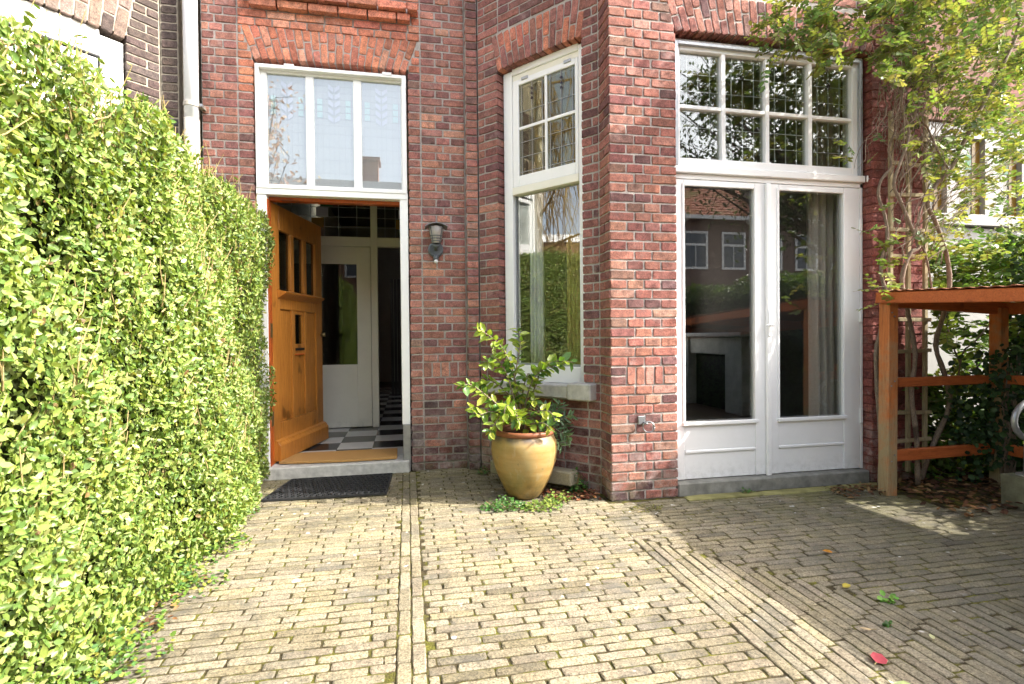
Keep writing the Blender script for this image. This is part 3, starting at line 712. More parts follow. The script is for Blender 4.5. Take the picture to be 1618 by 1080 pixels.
idoor = part('inner_door', M_CREAM, house, [(-1.325, -1.20, YP+.012, YP+.055, .105, 2.045), (-.535, -.39, YP+.012, YP+.055, .105, 2.045), (-1.20, -.535, YP+.012, YP+.055, 1.86, 2.045), (-1.20, -.535, YP+.012, YP+.055, .105, .78)], None, .003)
part('pane', M_DGLASS, idoor, [(-1.201, -.534, YP+.03, YP+.034, .779, 1.861)])
for (a, b) in ((-1.33, -.386), (-.314, .235)):
    leaded(pa, Fr((0, YP+.03), (1, 0)), a, b, 2.151, 2.679, 0, (.15, .35, .5, .65, .85), (.2, .4, .6, .8))
    for i in range(3): part('stained_pane', (M_SAMB, M_SLIL, M_SGRN)[i], pa, [(a+(b-a)*(.36+.05*i), a+(b-a)*(.49+.05*i), YP+.025, YP+.028, 2.25+.11*i, 2.35+.11*i)])
coat = MB()
for i in range(9): coat.box(-.28+.055*i, -.235+.055*i, 9.0, 9.03+.02*(i % 2), .1, 2.04)
coat.build('hall_panelling', M_DARKIN, house)

# ---- bay side: sash window
RW = -.065
part('window_sill', M_STONE, house, [(.09, .862, -.12, .075, .635, .725)], FA, .006)
part('sill_end_block', M_STONE, house, [(.866, 1.05, -.02, .085, .628, .742)], FA, .008)
sw = part('sash_window', M_WHITE, house, [(.212, .296, RW-.09, RW, .726, 3.11), (.888, .943, RW-.09, RW, .726, 3.11), (.296, .888, RW-.09, RW, 3.075, 3.125), (.296, .888, RW-.09, RW, .726, .845)], FA, .004)
part('transom_bar', M_CREAM, sw, [(.296, .888, RW-.08, RW+.006, 2.155, 2.212)], FA, .004)
part('head_board', M_CREAM, sw, [(.2965, .8875, RW-.08, RW-.012, 3.03, 3.074)], FA, .002)
us = part('upper_sash', M_WHITE, sw, [(.300, .358, RW-.06, RW-.002, 2.214, 3.028), (.858, .885, RW-.06, RW-.002, 2.214, 3.028), (.358, .858, RW-.06, RW-.002, 2.985, 3.028), (.358, .858, RW-.06, RW-.002, 2.214, 2.295)], FA, .003)
part('muntin', M_WHITE, us, [(.596, .618, RW-.055, RW-.006, 2.296, 2.984)], FA, .002); part('muntin', M_WHITE, us, [(.359, .857, RW-.053, RW-.008, 2.645, 2.667)], FA, .002)
for s in (.42, .80): part('hinge', M_GREYSTEEL, us, [(s-.03, s+.03, RW-.004, RW+.006, 3.012, 3.034)], FA, .002)
part('pane', M_GLASS, us, [(.357, .859, RW-.022, RW-.019, 2.294, 2.986)], FA)
for (a, b, q) in ((.358, .596, 0), (.618, .858, 0)):
    leaded(us, FA, a, b, 2.668, 2.984, RW-.014, (.1, .5, .9), (.35,), bw=.0026)
    leaded(us, FA, a, b, 2.296, 2.644, RW-.014, (.1, .5, .9), (.07, .4, .72), bw=.0026)
    for i in range(3):
        for dz_, du in ((0, 0), ):
            mb = MB(); c = a+(b-a)*.5; z = 2.86+i*.036; k = .013
            mb.add([FA.pt(c, RW-.010, z-k), FA.pt(c+k, RW-.010, z), FA.pt(c, RW-.010, z+k), FA.pt(c-k, RW-.010, z), FA.pt(c, RW-.012, z-k), FA.pt(c+k, RW-.012, z), FA.pt(c, RW-.012, z+k), FA.pt(c-k, RW-.012, z)], [(0, 1, 2, 3), (7, 6, 5, 4), (0, 4, 5, 1), (1, 5, 6, 2), (2, 6, 7, 3), (3, 7, 4, 0)])
            mb.build('stained_pane', M_SDARK, us)
part('pane', M_GLASS, sw, [(.296, .888, RW-.042, RW-.038, .845, 2.156)], FA)
part('glazing_bead', M_GREYSTEEL, sw, [(.297, .887, RW-.06, RW-.028, .8455, .862), (.297, .304, RW-.06, RW-.028, .863, 2.154)], FA, .001)

# ---- bay front: transom and french doors
RB = -.075
fdf = part('french_door_frame', M_WHITE, house, [(1.742, 1.760, RB-.08, RB+.002, .085, 2.15), (3.215, 3.236, RB-.08, RB+.002, .085, 2.15), (1.742, 3.236, RB-.08, RB+.002, 2.116, 2.148)], FB, .002)
part('transom_ledge', M_WHITE, fdf, [(1.7425, 3.2355, RB-.08, RB+.030, 2.150, 2.196), (3.2365, 3.262, -.03, RB+.032, 2.150, 2.196)], FB, .004)
part('step', M_CONC, house, [(1.742, 3.236, -.22, -.012, -.01, .083)], FB, .008)
ft = part('bay_transom_window', M_WHITE, house, [(1.742, 1.800, RB-.08, RB+.005, 2.198, 3.046), (3.145, 3.236, RB-.08, RB+.005, 2.198, 3.046), (1.800, 3.145, RB-.08, RB+.005, 2.972, 3.046), (1.800, 3.145, RB-.08, RB+.005, 2.198, 2.255)], FB, .003)
part('storm_frame', M_GREYSTEEL, ft, [(1.752, 1.776, RB+.006, RB+.03, 2.2, 3.02), (3.19, 3.214, RB+.006, RB+.03, 2.2, 3.02), (1.776, 3.19, RB+.006, RB+.03, 2.998, 3.02)], FB, .002)
part('storm_pane', M_BTG, ft, [(1.799, 3.146, RB-.026, RB-.023, 2.254, 2.973)], FB)
for u in (2.125, 2.462, 2.803): part('muntin', M_WHITE, ft, [(u-.015, u+.015, RB-.06, RB+.003, 2.256, 2.971)], FB, .002)
cols = [1.80, 2.125, 2.462, 2.803, 3.145]
for i in range(4):
    a, b = cols[i]+(.014 if i else 0), cols[i+1]-(.014 if i < 3 else 0)
    part('muntin', M_WHITE, ft, [(a, b, RB-.058, RB, 2.588, 2.612)], FB, .002)
    leaded(ft, FB, a, b, 2.256, 2.588, RB-.035, (.22, .5, .78), (.33, .66), bw=.003); leaded(ft, FB, a, b, 2.612, 2.971, RB-.035, (.22, .5, .78), (.3, .62), bw=.003)
    for (du, dz_) in ((.5, .66), ):
        c = a+(b-a)*du; z = 2.612+.359*dz_
        mb = MB(); k = .024; mb.add([FB.pt(c+dx, RB-.029-w_, z+dd) for w_ in (0, .003) for dx, dd in ((0, -k*1.4), (k*.7, 0), (0, k*1.4), (-k*.7, 0))], [(0, 1, 2, 3), (7, 6, 5, 4), (0, 4, 5, 1), (1, 5, 6, 2), (2, 6, 7, 3), (3, 7, 4, 0)]); mb.build('stained_pane', M_SDARK, ft)
for side, (u0, u1, g0, g1) in enumerate(((1.762, 2.452, 1.825, 2.362), (2.456, 3.213, 2.546, 3.078))):
    lf = part('french_door', M_WHITE, house, [(u0, g0, RB-.045, RB, .088, 2.112), (g1, u1, RB-.045, RB, .088, 2.112), (g0, g1, RB-.045, RB, 2.078, 2.112), (g0, g1, RB-.045, RB-.006, .088, .262), (g0, g1, RB-.045, RB-.004, .285, .455)], FB, .003)
    part('panel_moulding', M_WHITE, lf, [(g0, g1, RB-.03, RB+.004, .262, .285)], FB, .006)
    part('glazing_bead', M_WHITE, lf, [(g0-.016, g1+.016, RB-.01, RB+.016, .452, .478)], FB, .004)
    part('glazing_frame', M_WHITE, lf, [(g0-.012, g0+.006, RB-.01, RB+.006, .478, 2.085), (g1-.006, g1+.012, RB-.01, RB+.006, .478, 2.085), (g0+.006, g1-.006, RB-.01, RB+.006, 2.07, 2.086)], FB, .002)
    part('pane', M_GLASS, lf, [(g0+.005, g1-.005, RB-.026, RB-.022, .476, 2.072)], FB)
    if side == 1:
        part('astragal', M_WHITE, lf, [(2.438, 2.476, RB+.001, RB+.022, .082, 2.110)], FB, .006)
        for z in (1.84, 1.20, .47): part('hinge', M_WHITE, lf, [(3.205, 3.226, RB+.001, RB+.014, z-.055, z+.055)], FB, .003)
        mb = MB(); mb.tube([FB.pt(2.458, RB+.02, 1.13), FB.pt(2.458, RB+.055, 1.13), FB.pt(2.40, RB+.06, 1.125)], .007, 8); mb.build('handle', M_WHITE, lf, smooth=True)
        part('handle_plate', M_WHITE, lf, [(2.446, 2.470, RB+.0225, RB+.028, 1.05, 1.24)], FB, .002)

# ------------------------------------------------------------------ neighbouring and opposite houses
nb = thing('neighbour_house', (-2.0, 4.2, 0), 'dark brown brick house with white window, mostly hidden behind the tall hedge', 'house')
NB = Pile()
FN = Fr((-1.72, 4.20), (1, 0))
t45 = (.7071, .7071)
NL = .92; FN2 = Fr((-1.72-NL*.7071, 4.20-NL*.7071), t45)              # slanted bay side, u runs towards the corner
nw = MB(); nw.box(.0, .115, -.3, -.006, 0, 6, FN); nw.box(.715, NL, -.25, -.006, 0, 6, FN2); nw.box(.0, .715, -.25, -.006, 3.15, 6, FN2); nw.box(.0, .715, -.25, -.006, 0, .7, FN2)
nw.box(-4.4, -2.372, 3.556, 3.8, 0, 6); nw.box(-9.0, -1.6, 4.6, 10, 0, 7.0)
nbw = nw.build('wall', simple('buff_mortar', (0.33, 0.29, 0.23), 0.9, 0.2, 30, 0.25, 0.5), nb)
visn = lambda u, z: z > 2.3
strip(FN, .004, .115, 36, 66, [(1,)], 'n', c_brown, visf=visn, pile=NB)
strip(FN2, .705, NL-.002, 36, 66, [(.62, .38), (1,)], 'n', c_brown, visf=visn, pile=NB, lim=lambda k: (.705+(.06*min(1, (k-50)/5) if 50 <= k < 56 else 0), NL-.002))
PINK = [((0.24, 0.17, 0.135), 3), ((0.20, 0.135, 0.105), 3), ((0.09, 0.07, 0.06), 1)]
arch(FN2, .0, .705, 3.12, -.03, .765, 3.46, 10, 'n', lambda u, z: pick(PINK), .01, pile=NB)
strip(FN2, .0, .705, 56, 66, [(1, 1, 1), (.5, 1, 1, .5)], 'n', c_brown, pile=NB)
NB.build('brick', {'n': M_BRICK_N}, {'n': nbw}, 300)
nwin = part('window', M_WHITE, nb, [(.0, .06, -.14, -.03, .72, 3.10), (.57, .705, -.14, -.03, .72, 3.10), (.06, .57, -.14, -.03, 2.96, 3.135), (.06, .57, -.14, -.03, 2.15, 2.25), (.06, .57, -.14, -.03, .72, .85)], FN2, .004)
part('sash', M_WHITE, nwin, [(.07, .12, -.10, -.04, 2.255, 2.945), (.51, .563, -.10, -.04, 2.255, 2.945), (.12, .51, -.10, -.04, 2.89, 2.945), (.12, .51, -.10, -.04, 2.255, 2.32)], FN2, .003)
part('gasket', M_BLACK, nwin, [(.5635, .5695, -.06, -.028, 2.255, 2.952), (.06, .57, -.06, -.028, 2.948, 2.955)], FN2)
part('blind', M_NETC, nwin, [(.12, .51, -.09, -.08, 2.32, 2.89)], FN2)
part('pane', M_GLASS, nwin, [(.12, .51, -.07, -.066, 2.32, 2.89)], FN2)

nr = thing('white_fronted_neighbour_house', (6.0, 4.3, 0), 'white fronted house with stained glass windows beyond the climbing plant', 'house')
FNR = Fr((0, 4.35), (1, 0))
wr = MB(); wr.box(4.46, 5.05, -.3, 0, 0, 7.5, FNR); wr.box(5.05, 10.5, -.3, 0, 3.2, 7.5, FNR); wr.box(7.6, 10.5, -.3, 0, 0, 3.2, FNR)
nrw = wr.build('wall', simple('dull_red_mortar', (0.20, 0.11, 0.085), 0.9, 0.2, 18, 0.35, 0.4), nr)
NRP = Pile(); strip(FNR, 4.6, 5.05, 8, 62, A4, 'r', c_front, pile=NRP); strip(FNR, 5.05, 7.0, 52, 62, [(1,)*9, (.5,)+(1,)*8+(.5,)], 'r', c_front, pile=NRP); NRP.build('brick', {'r': M_BRICK}, {'r': nrw}, 300)
wt = part('window', M_OFFW, nr, [(5.05, 5.12, -.14, -.03, .1, 3.18), (5.05, 7.6, -.14, -.03, 3.05, 3.19), (5.05, 7.6, -.14, .03, 2.15, 2.26), (7.53, 7.6, -.14, -.03, .1, 3.18)], FNR, .004)
for i in range(5):
    u = 5.12+.48*i
    part('mullion', M_OFFW, wt, [(u+.25, u+.48, -.13, -.02, 2.262, 3.048)], FNR, .004)
    leaded(wt, FNR, u, u+.25, 2.262, 3.048, -.08, (.3, .6), (.3, .5, .7, .85), bw=.006)
    part('stained_pane', M_SAMB, wt, [(u+.15, u+.245, -.075, -.07, 2.27, 3.04)], FNR)
    part('stained_pane', M_SGRN, wt, [(u+.01, u+.14, -.075, -.07, 2.72, 2.90)], FNR)
part('panel', M_OFFW, nr, [(5.05, 7.6, -.10, -.04, .1, 2.14)], FNR, .004)
bk = MB(); bk.box(5.1, 7.5, 5.2, 5.25, 0, 3.3); bk.build('room_wall', M_DARKIN, nr)

M_TILE = None
def rooftile_mat():
    m, t, out = nmat('red_roof_tile'); p = posn(t)
    n = noise(t, 9, 4, 0.6, p); c = mixc(t, mapr(t, n, 0.3, 0.7), (0.26, 0.085, 0.045), (0.42, 0.16, 0.085))
    c = mixc(t, mapr(t, noise(t, 1.3, 4, 0.6, p), 0.5, 0.7), c, (0.20, 0.17, 0.04))
    princ(t, out, c, 0.8, 0.25, bump(t, noise(t, 30, 3, 0.6, p), 0.3, 0.02)); return m
M_ROOF = rooftile_mat(); M_FAR = simple('grey_brick_facade', (0.17, 0.12, 0.10), 0.85, 0.2, 10, 0.3, 0.3); M_FARB = simple('brown_brick_facade', (0.24, 0.13, 0.09), 0.85, 0.2, 10, 0.3, 0.3)
def tiled(mb, a, b, c, d, nu, nv):
    """wavy tiles between eaves a-b and ridge d-c"""
    a, b, c, d = map(Vector, (a, b, c, d)); n = (b-a).cross(d-a).normalized()
    vs = []; fs = []
    for j in range(nv+1):
        for row in (0, 1):
            for i in range(nu+1):
                s, r = i/nu, min(1, (j+row*.96)/nv) if j < nv else 1
                p = (a*(1-s)+b*s)*(1-r) + (d*(1-s)+c*s)*r
                vs.append(p + n*(.035*(1-row) + .02*math.cos(i*math.pi)))
    W = nu+1
    for j in range(2*nv+1):
        for i in range(nu): fs.append((j*W+i, j*W+i+1, (j+1)*W+i+1, (j+1)*W+i))
    mb.add(vs, fs)
def opposite(name, x0, x1, yf, ze, zr, label, mat, gables, flat=False, xs=1):
    h = thing(name, ((x0+x1)/2, yf, 0), label, 'house')
    mb = MB(); mb.box(x0, x1, yf-8, yf, 0, ze)
    mb.build('wall', mat, h)
    if flat:
        part('cornice', M_WHITEW, h, [(x0-.1, x1+.1, yf-8, yf+.35, ze, ze+.35)])
        ch = MB(); ch.box(-2.2, -1.3, yf-3, yf-2, ze+.36, ze+2.0); ch.box(-2.3, -1.2, yf-3.1, yf-1.9, ze+2.01, ze+2.15); ch.build('chimney', M_FARB, h)
    else:
        mb = MB(); tiled(mb, (x1, yf+.3, ze), (x0, yf+.3, ze), (x0, yf-4, zr), (x1, yf-4, zr), int((x1-x0)*4), 14)
        mb.box(x0, x1, yf-7.9, yf-4, ze, zr-.05); mb.build('roof', M_ROOF, h)
        part('gutter', M_WHITEW, h, [(x0, x1, yf+.3, yf+.45, ze-.12, ze+.04)])
        part('chimney', M_FARB, h, [(x0+5, x0+5.5, yf-4.5, yf-4, zr-.3, zr+.7)])
    for gx in gables:
        mb = MB(); hw, gh = 1.9, 2.3
        mb.add([(gx-hw, yf+.02, ze-.1), (gx+hw, yf+.02, ze-.1), (gx, yf+.02, ze+gh), (gx-hw, yf-3.5, ze-.1), (gx+hw, yf-3.5, ze-.1), (gx, yf-3.5, ze+gh)], [(1, 0, 2), (3, 4, 5), (0, 3, 5, 2), (1, 2, 5, 4)])
        gb = mb.build('gable', mat, h)
        mb = MB(); mb.bar((gx-hw-.15, yf+.06, ze-.15), (gx, yf+.06, ze+gh+.1), .12, .28); mb.build('barge_board', M_WHITEW, gb)
        mb = MB(); mb.bar((gx+hw+.15, yf+.06, ze-.15), (gx, yf+.06, ze+gh+.1), .12, .28); mb.build('barge_board', M_WHITEW, gb)
    x = x0+.8
    while x < x1-1.4:
        for z in (1.0, 4.0):
            wn = part('window', M_WHITEW, h, [(x, x+.1, yf-.1, yf+.03, z, z+1.7), (x+1.1, x+1.2, yf-.1, yf+.03, z, z+1.7), (x+.1, x+1.1, yf-.1, yf+.03, z+1.6, z+1.7), (x+.1, x+1.1, yf-.1, yf+.03, z, z+.1), (x+.1, x+1.1, yf-.1, yf+.03, z+1.05, z+1.15)])
            part('pane', M_BLACKMET, wn, [(x+.1, x+1.1, yf-.02, yf+.005, z+.1, z+1.6)])
            part('glazing_bar', M_WHITEW, wn, [(x+.58, x+.62, yf-.02, yf+.02, z+.1, z+1.05)])
        x += 1.9
    return h
opposite('opposite_house', 7.5, 27.5, -15, 6.3, 9.0, 'house with red tiled roof and two gables, seen reflected in the french doors', M_FAR, (10.2, 17.3, 24.0))
opposite('flat_roofed_house', -9.5, 4.5, -15, 7.4, 8, 'flat roofed house with a chimney, seen reflected in the door transom', M_FARB, (), True)
fh = thing('distant_house', (-24, 2, 0), 'white corniced house seen reflected in the bay side window', 'house')
part('wall', M_FARB, fh, [(-30, -24, -8, 3.0, 0, 6.2)]); part('cornice', M_WHITEW, fh, [(-30, -23.7, -8, 3.0, 6.2, 6.6)])
for i in range(5):
    wn = part('window', M_WHITEW, fh, [(-24.05, -23.95, -7.4+2.1*i, -6.0+2.1*i, 3.6, 5.6)]); part('pane', M_DARKIN, wn, [(-23.96, -23.94, -7.3+2.1*i, -6.1+2.1*i, 3.7, 5.5)])

# ------------------------------------------------------------------ things on the house front
dp = thing('drainpipe', (-1.515, 4.185, 0), 'white plastic drainpipe with grey foot, left of the front door', 'drainpipe')
mb = MB(); mb.tube([(-1.515, 4.185, 2.648), (-1.515, 4.185, 4.2)], .047, 20); mb.build('upper_pipe', M_PVC, dp, smooth=True)
mb = MB(); mb.tube([(-1.515, 4.185, 0), (-1.515, 4.185, 2.655)], .050, 20); mb.build('lower_pipe', M_PVCG, dp, smooth=True)
mb = MB(); mb.tube([(-1.515, 4.185, 2.745), (-1.515, 4.185, 2.772)], .054, 20); mb.box(-1.47, -1.44, 4.17, 4.25, 2.748, 2.768); mb.build('pipe_clamp', M_PVCG, dp)
mb = MB(); mb.tube([(-1.446, 4.165, 2.758), (-1.446, 4.20, 2.758)], .011, 8); mb.build('screw', M_ZINC, dp)

lm = thing('wall_lamp', (.225, D, 1.66), 'black metal wall lantern with clear shade and motion sensor beside the front door', 'lamp')
lx, ly = .225, D-.105
mb = MB(); pr = []
for i in range(9):
    a = -1+2*i/8; pr.append((a*.086, -.028*a*a))
vs = []; 
for yy in (ly-.075, ly+.075):
    for th_ in (0, .007):
        vs += [(lx+a, yy, 1.945+z+th_) for a, z in pr]
fs = []
for i in range(8): fs += [(i+1, i, 18+i, 19+i), (9+i, 10+i, 28+i, 27+i), (i, i+1, 10+i, 9+i), (19+i, 18+i, 27+i, 28+i)]
fs += [(0, 9, 27, 18), (8, 26, 35, 17)]
mb.add(vs, fs); mb.build('hood', simple('faded_hood_metal', (0.22, 0.21, 0.23), .5, .4, 30, .3, .1), lm)
mb = MB(); mb.lathe([(.032, 0), (.038, .02), (.05, .075), (.062, .125), (.060, .125), (.048, .075), (.035, .02)], (lx, ly, 1.80), 20)
M_LAMPG = stained('ribbed_lamp_glass', (0.55, 0.50, 0.46)); mb.build('glass_shade', M_LAMPG, lm, smooth=True)
mb = MB(); mb.lathe([(.0, .045), (.012, .04), (.014, 0), (.028, -.002), (.029, -.045), (.0, -.05)], (lx, ly, 1.865), 16); mb.build('bulb', simple('frosted_bulb', (0.75, 0.72, 0.62), .4, .4, 20, .05, .02), lm, smooth=True)
for z in (1.815, 1.835, 1.855): mb = MB(); r = .036+(z-1.80)*.22; mb.tube([(lx+r*math.cos(k*.3927), ly+r*math.sin(k*.3927), z) for k in range(17)], .003, 6); mb.build('cage_ring', M_BLACKMET, lm)
for k in range(4):
    a = k*math.pi/2+.785; mb = MB(); mb.tube([(lx+.036*math.cos(a), ly+.036*math.sin(a), 1.80), (lx+.064*math.cos(a), ly+.064*math.sin(a), 1.925)], .003, 6); mb.build('cage_bar', M_BLACKMET, lm)
mb = MB(); vs = []
ring_n = 20
mb.tube([(lx, D-.002, 1.765), (lx, D-.028, 1.765), (lx, D-.034, 1.765)], [.062, .060, .050], 20); mb.build('wall_plate', M_BLACKMET, lm, smooth=False)
mb = MB(); mb.tube([(lx, D-.03, 1.765), (lx, D-.075, 1.775), (lx, ly, 1.80)], [.016, .016, .034], 12); mb.build('arm', M_BLACKMET, lm, smooth=True)
mb = MB(); mb.tube([(lx, D-.04, 1.715), (lx, D-.05, 1.675)], [.018, .022], 12); mb.build('sensor_body', M_BLACKMET, lm, smooth=True)
mb = MB(); mb.lathe([(.0, -.018), (.012, -.014), (.017, 0), (.012, .012), (0, .015)], (lx, D-.057, 1.668), 14); mb.build('sensor_lens', M_PVC, lm, smooth=True)

rg = thing('tether_ring', (1.49, B, .50), 'small metal wall ring on a square plate, low on the bay pier', 'wall ring')
part('plate', M_ZINC, rg, [(1.452, 1.502, -.002, .008, .49, .545)], FB, .003)
mb = MB(); mb.tube([FB.pt(1.49, .006, .503), FB.pt(1.495, .045, .500)], .007, 8); mb.build('eye', M_ZINC, rg, smooth=True)
mb = MB(); mb.tube([FB.pt(1.508+.034*math.cos(k*math.pi/12), .04+.012*math.cos(k*math.pi/12), .478+.034*math.sin(k*math.pi/12)) for k in range(25)], .0045, 8); mb.build('ring', M_ZINC, rg, smooth=True)

mat_ = thing('rubber_doormat', (-.53, 3.93, 0), 'black rubber ring doormat on the paving before the threshold', 'doormat')
mc = [Vector((-.945, 3.665, .012)), Vector((-.16, 3.640, .012)), Vector((-.135, 4.155, .012)), Vector((-.86, 4.155, .012))]
nx_, ny_ = 20, 10
mb = MB()
def bil(s, r): return (mc[0]*(1-s)+mc[1]*s)*(1-r) + (mc[3]*(1-s)+mc[2]*s)*r
for j in range(ny_):
    for i in range(nx_):
        for (ds, dr) in ((0, 0), ):
            s = (i+.5+(.25 if j % 2 else -.25))/nx_; r = (j+.5)/ny_
            c = bil(min(max(s, .02), .98), r); L = .0155
            n8 = 8; ro, ri = (.0205, .0270), (.0135, .0185)
            vs = []
            for (ax, ay), z in ((ro, -.006), (ro, .006), (ri, .006), (ri, -.006)):
                vs += [c + Vector((ax*math.cos(2*math.pi*k/n8), ay*math.sin(2*math.pi*k/n8), z)) for k in range(n8)]
            fs = []
            for q in range(3):
                for k in range(n8): fs.append((q*n8+k, q*n8+(k+1) % n8, (q+1)*n8+(k+1) % n8, (q+1)*n8+k))
            mb.add(vs, fs)
mo = mb.build('ring_mesh', M_RUBBER, mat_, kind='stuff')
mb = MB()
for a, b in ((0, 1), (1, 2), (2, 3), (3, 0)): mb.bar(mc[a], mc[b], .012, .013)
mb.build('border', M_RUBBER, mat_)

cm = MB(); c0 = [(-.99, 4.315), (-.93, 4.30), (-.55, 4.262), (-.15, 4.268), (-.10, 4.275), (-.095, 4.30), (-.10, 4.62), (-.93, 4.62)]
vs = [(x, y, z) for z in (.0985, .116) for x, y in c0]; n_ = len(c0)
cm.add(vs, [tuple(range(n_-1, -1, -1)), tuple(range(n_, 2*n_))] + [(i, (i+1) % n_, n_+(i+1) % n_, n_+i) for i in range(n_)])
tag(cm.build('coir_mat', M_COIR, None, .003), 'brown coir mat lying just inside the open front door', 'doormat')

# room behind the bay, seen dimly through the glass
fp = thing('fireplace', (4.2, 6.7, .06), 'grey marble fireplace inside the room, seen through the left french door', 'fireplace')
part('jamb', M_MARBLE, fp, [(4.0, 4.39, 5.75, 6.10, .06, 1.03)], None, .01); part('jamb', M_MARBLE, fp, [(4.0, 4.39, 7.0, 7.35, .06, 1.03)], None, .01)
part('lintel', M_MARBLE, fp, [(4.03, 4.39, 6.101, 6.999, .80, 1.03)], None, .01); part('mantel_shelf', M_MARBLE, fp, [(3.90, 4.39, 5.62, 7.45, 1.031, 1.09)], None, .012)
part('hearth_insert', M_BLACK, fp, [(4.12, 4.38, 6.12, 6.98, .065, .795)])
def curtain(name, x0, x1, y, z0, z1, label, mat, folds, slant=0.0, group=None, fr=None):
    mb = MB(); n = folds*6; vs = []; fs = []
    for j in range(9):
        z = z0+(z1-z0)*j/8; pinch = 1 - slant*math.sin(math.pi*min(1, j/6)) if slant else 1
        for i in range(n+1):
            s = i/n; a = s*folds*2*math.pi
            x = x0+(x1-x0)*s*pinch; d = y + .035*math.sin(a) + .01*math.sin(3*a+j)
            vs.append(fr.pt(x, d, z) if fr else (x, d, z))
    for j in range(8):
        for i in range(n): fs.append((j*(n+1)+i, j*(n+1)+i+1, (j+1)*(n+1)+i+1, (j+1)*(n+1)+i))
    mb.add(vs, fs); o = mb.build(name, mat, None, smooth=True)
    sm = o.modifiers.new('thickness', 'SOLIDIFY'); sm.thickness = .004
    return tag(o, label, 'curtain', group)
curtain('curtain', 2.96, 3.21, 3.43, .08, 3.3, 'beige curtain hanging behind the right-hand french door', M_CURT, 4)
curtain('curtain', .30, .40, -.30, .75, 3.3, 'pale net curtain at the left edge of the bay side window', M_NETC, 3, 0, None, FA)
curtain('curtain', .62, .74, -.34, .75, 3.3, 'ochre curtain inside the bay side window', simple('ochre_curtain', (.42, .30, .10), .95, .1, 80, .15, .2), 3, 0, None, FA)
chair = thing('bistro_chair', (2.05, 4.3, .06), 'pale round backed chair inside, low in the left french door pane', 'chair')
mb = MB(); mb.tube([(1.85, 4.5, .48), (1.86, 4.52, .80), (1.98, 4.55, .93), (2.12, 4.55, .93), (2.24, 4.52, .80), (2.25, 4.5, .48)], .012, 8); mb.build('back_hoop', M_GREYSTEEL, chair, smooth=True)
mb = MB(); mb.lathe([(0, .46), (.21, .46), (.22, .475), (.21, .49), (0, .49)], (2.05, 4.32, .0), 20); mb.build('seat', M_NETC, chair)
for a, b in ((-.15, -.15), (.15, -.15), (-.15, .15), (.15, .15)): mb = MB(); mb.tube([(2.05+a, 4.32+b, .46), (2.05+a*1.3, 4.32+b*1.3, .062)], .011, 6); mb.build('leg', M_GREYSTEEL, chair)

# ------------------------------------------------------------------ timber shelter on the right
sh = thing('timber_shelter', (3.6, 2.0, 0), 'low orange stained timber shelter with corrugated roof, beside the bay', 'shelter')
def zr(x, y): return 1.245 - .055*(x-3.09) + .055*(y-2.92)
def xe(y): return 3.085 + (y-2.92)*.03
def post(x, y, lean=(0, 0), mat=None):
    mb = MB(); zt = zr(x, y)+.045; mb.bar((x, y, -.03), (x+lean[0], y+lean[1], zt), .078, .078, (0, 1, 0)); return mb.build('post', mat or M_SHEDV, sh, .006)
post(3.112, 2.925, (.012, 0)); post(4.09, 2.965); post(3.02, -1.0); post(4.09, -1.0)
def sbar(name, a, b, wd, ht, mat=None):
    mb = MB(); mb.bar(a, b, wd, ht); return mb.build(name, mat or M_SHED, sh, .005)
sbar('eave_beam', (xe(2.97), 2.97, zr(3.05, 2.97)+.052), (xe(-1.1), -1.1, zr(3.0, -1.1)+.052), .045, .072)
sbar('eave_beam', (4.15, 2.99, zr(4.15, 2.99)+.045), (4.15, -1.1, zr(4.15, -1.1)+.045), .045, .084)
for y in (2.965, 1.6, .3, -1.0): sbar('cross_beam', (xe(y)+.024, y, zr(xe(y), y)+.04), (4.126, y, zr(4.12, y)+.04), .045, .085)
for (x, z) in ((3.10, .72), (3.125, .75), (3.10, .225), (3.125, .265), (3.105, 1.20), (3.125, 1.175)):
    mb = MB(); mb.tube([(x, 2.884, z), (x, 2.880, z)], .005, 8); mb.build('screw', M_ZINC, sh)
sbar('rail', (3.152, 2.945, .735), (4.046, 2.975, .735), .036, .062); sbar('rail', (3.152, 2.945, .245), (4.046, 2.975, .245), .036, .076)
sbar('rail', (4.10, 2.92, .735), (4.10, 2.1, .735), .036, .062); sbar('rail', (4.10, 2.92, .245), (4.10, 2.1, .245), .036, .076)
# corrugated sheets
y0 = -1.2; si = 0
while y0 < 3.0:
    y1 = min(y0+.85, 2.99); mb = MB(); vs = []; fs = []; n = int((y1-y0)/.0125)
    for i in range(n+1):
        yy = y0+(y1-y0)*i/n; wv = .009*math.sin(i*math.pi/3) + .003*si % 2
        for x in (xe(yy)-.028, 4.22):
            for dz in (0, .004): vs.append((x, yy, zr(x, yy)+.096+.0032*math.sin(i*math.pi/3)+dz+.004*(si % 2)))
    for i in range(n):
        a = i*4; b = a+4
        fs += [(a+1, a+3, b+3, b+1), (a, b, b+2, a+2), (a, a+1, b+1, b), (a+2, b+2, b+3, a+3)]
    mb.add(vs, fs); mb.build('roof_sheet', M_SHEET, sh, smooth=False); y0 += .83; si += 1

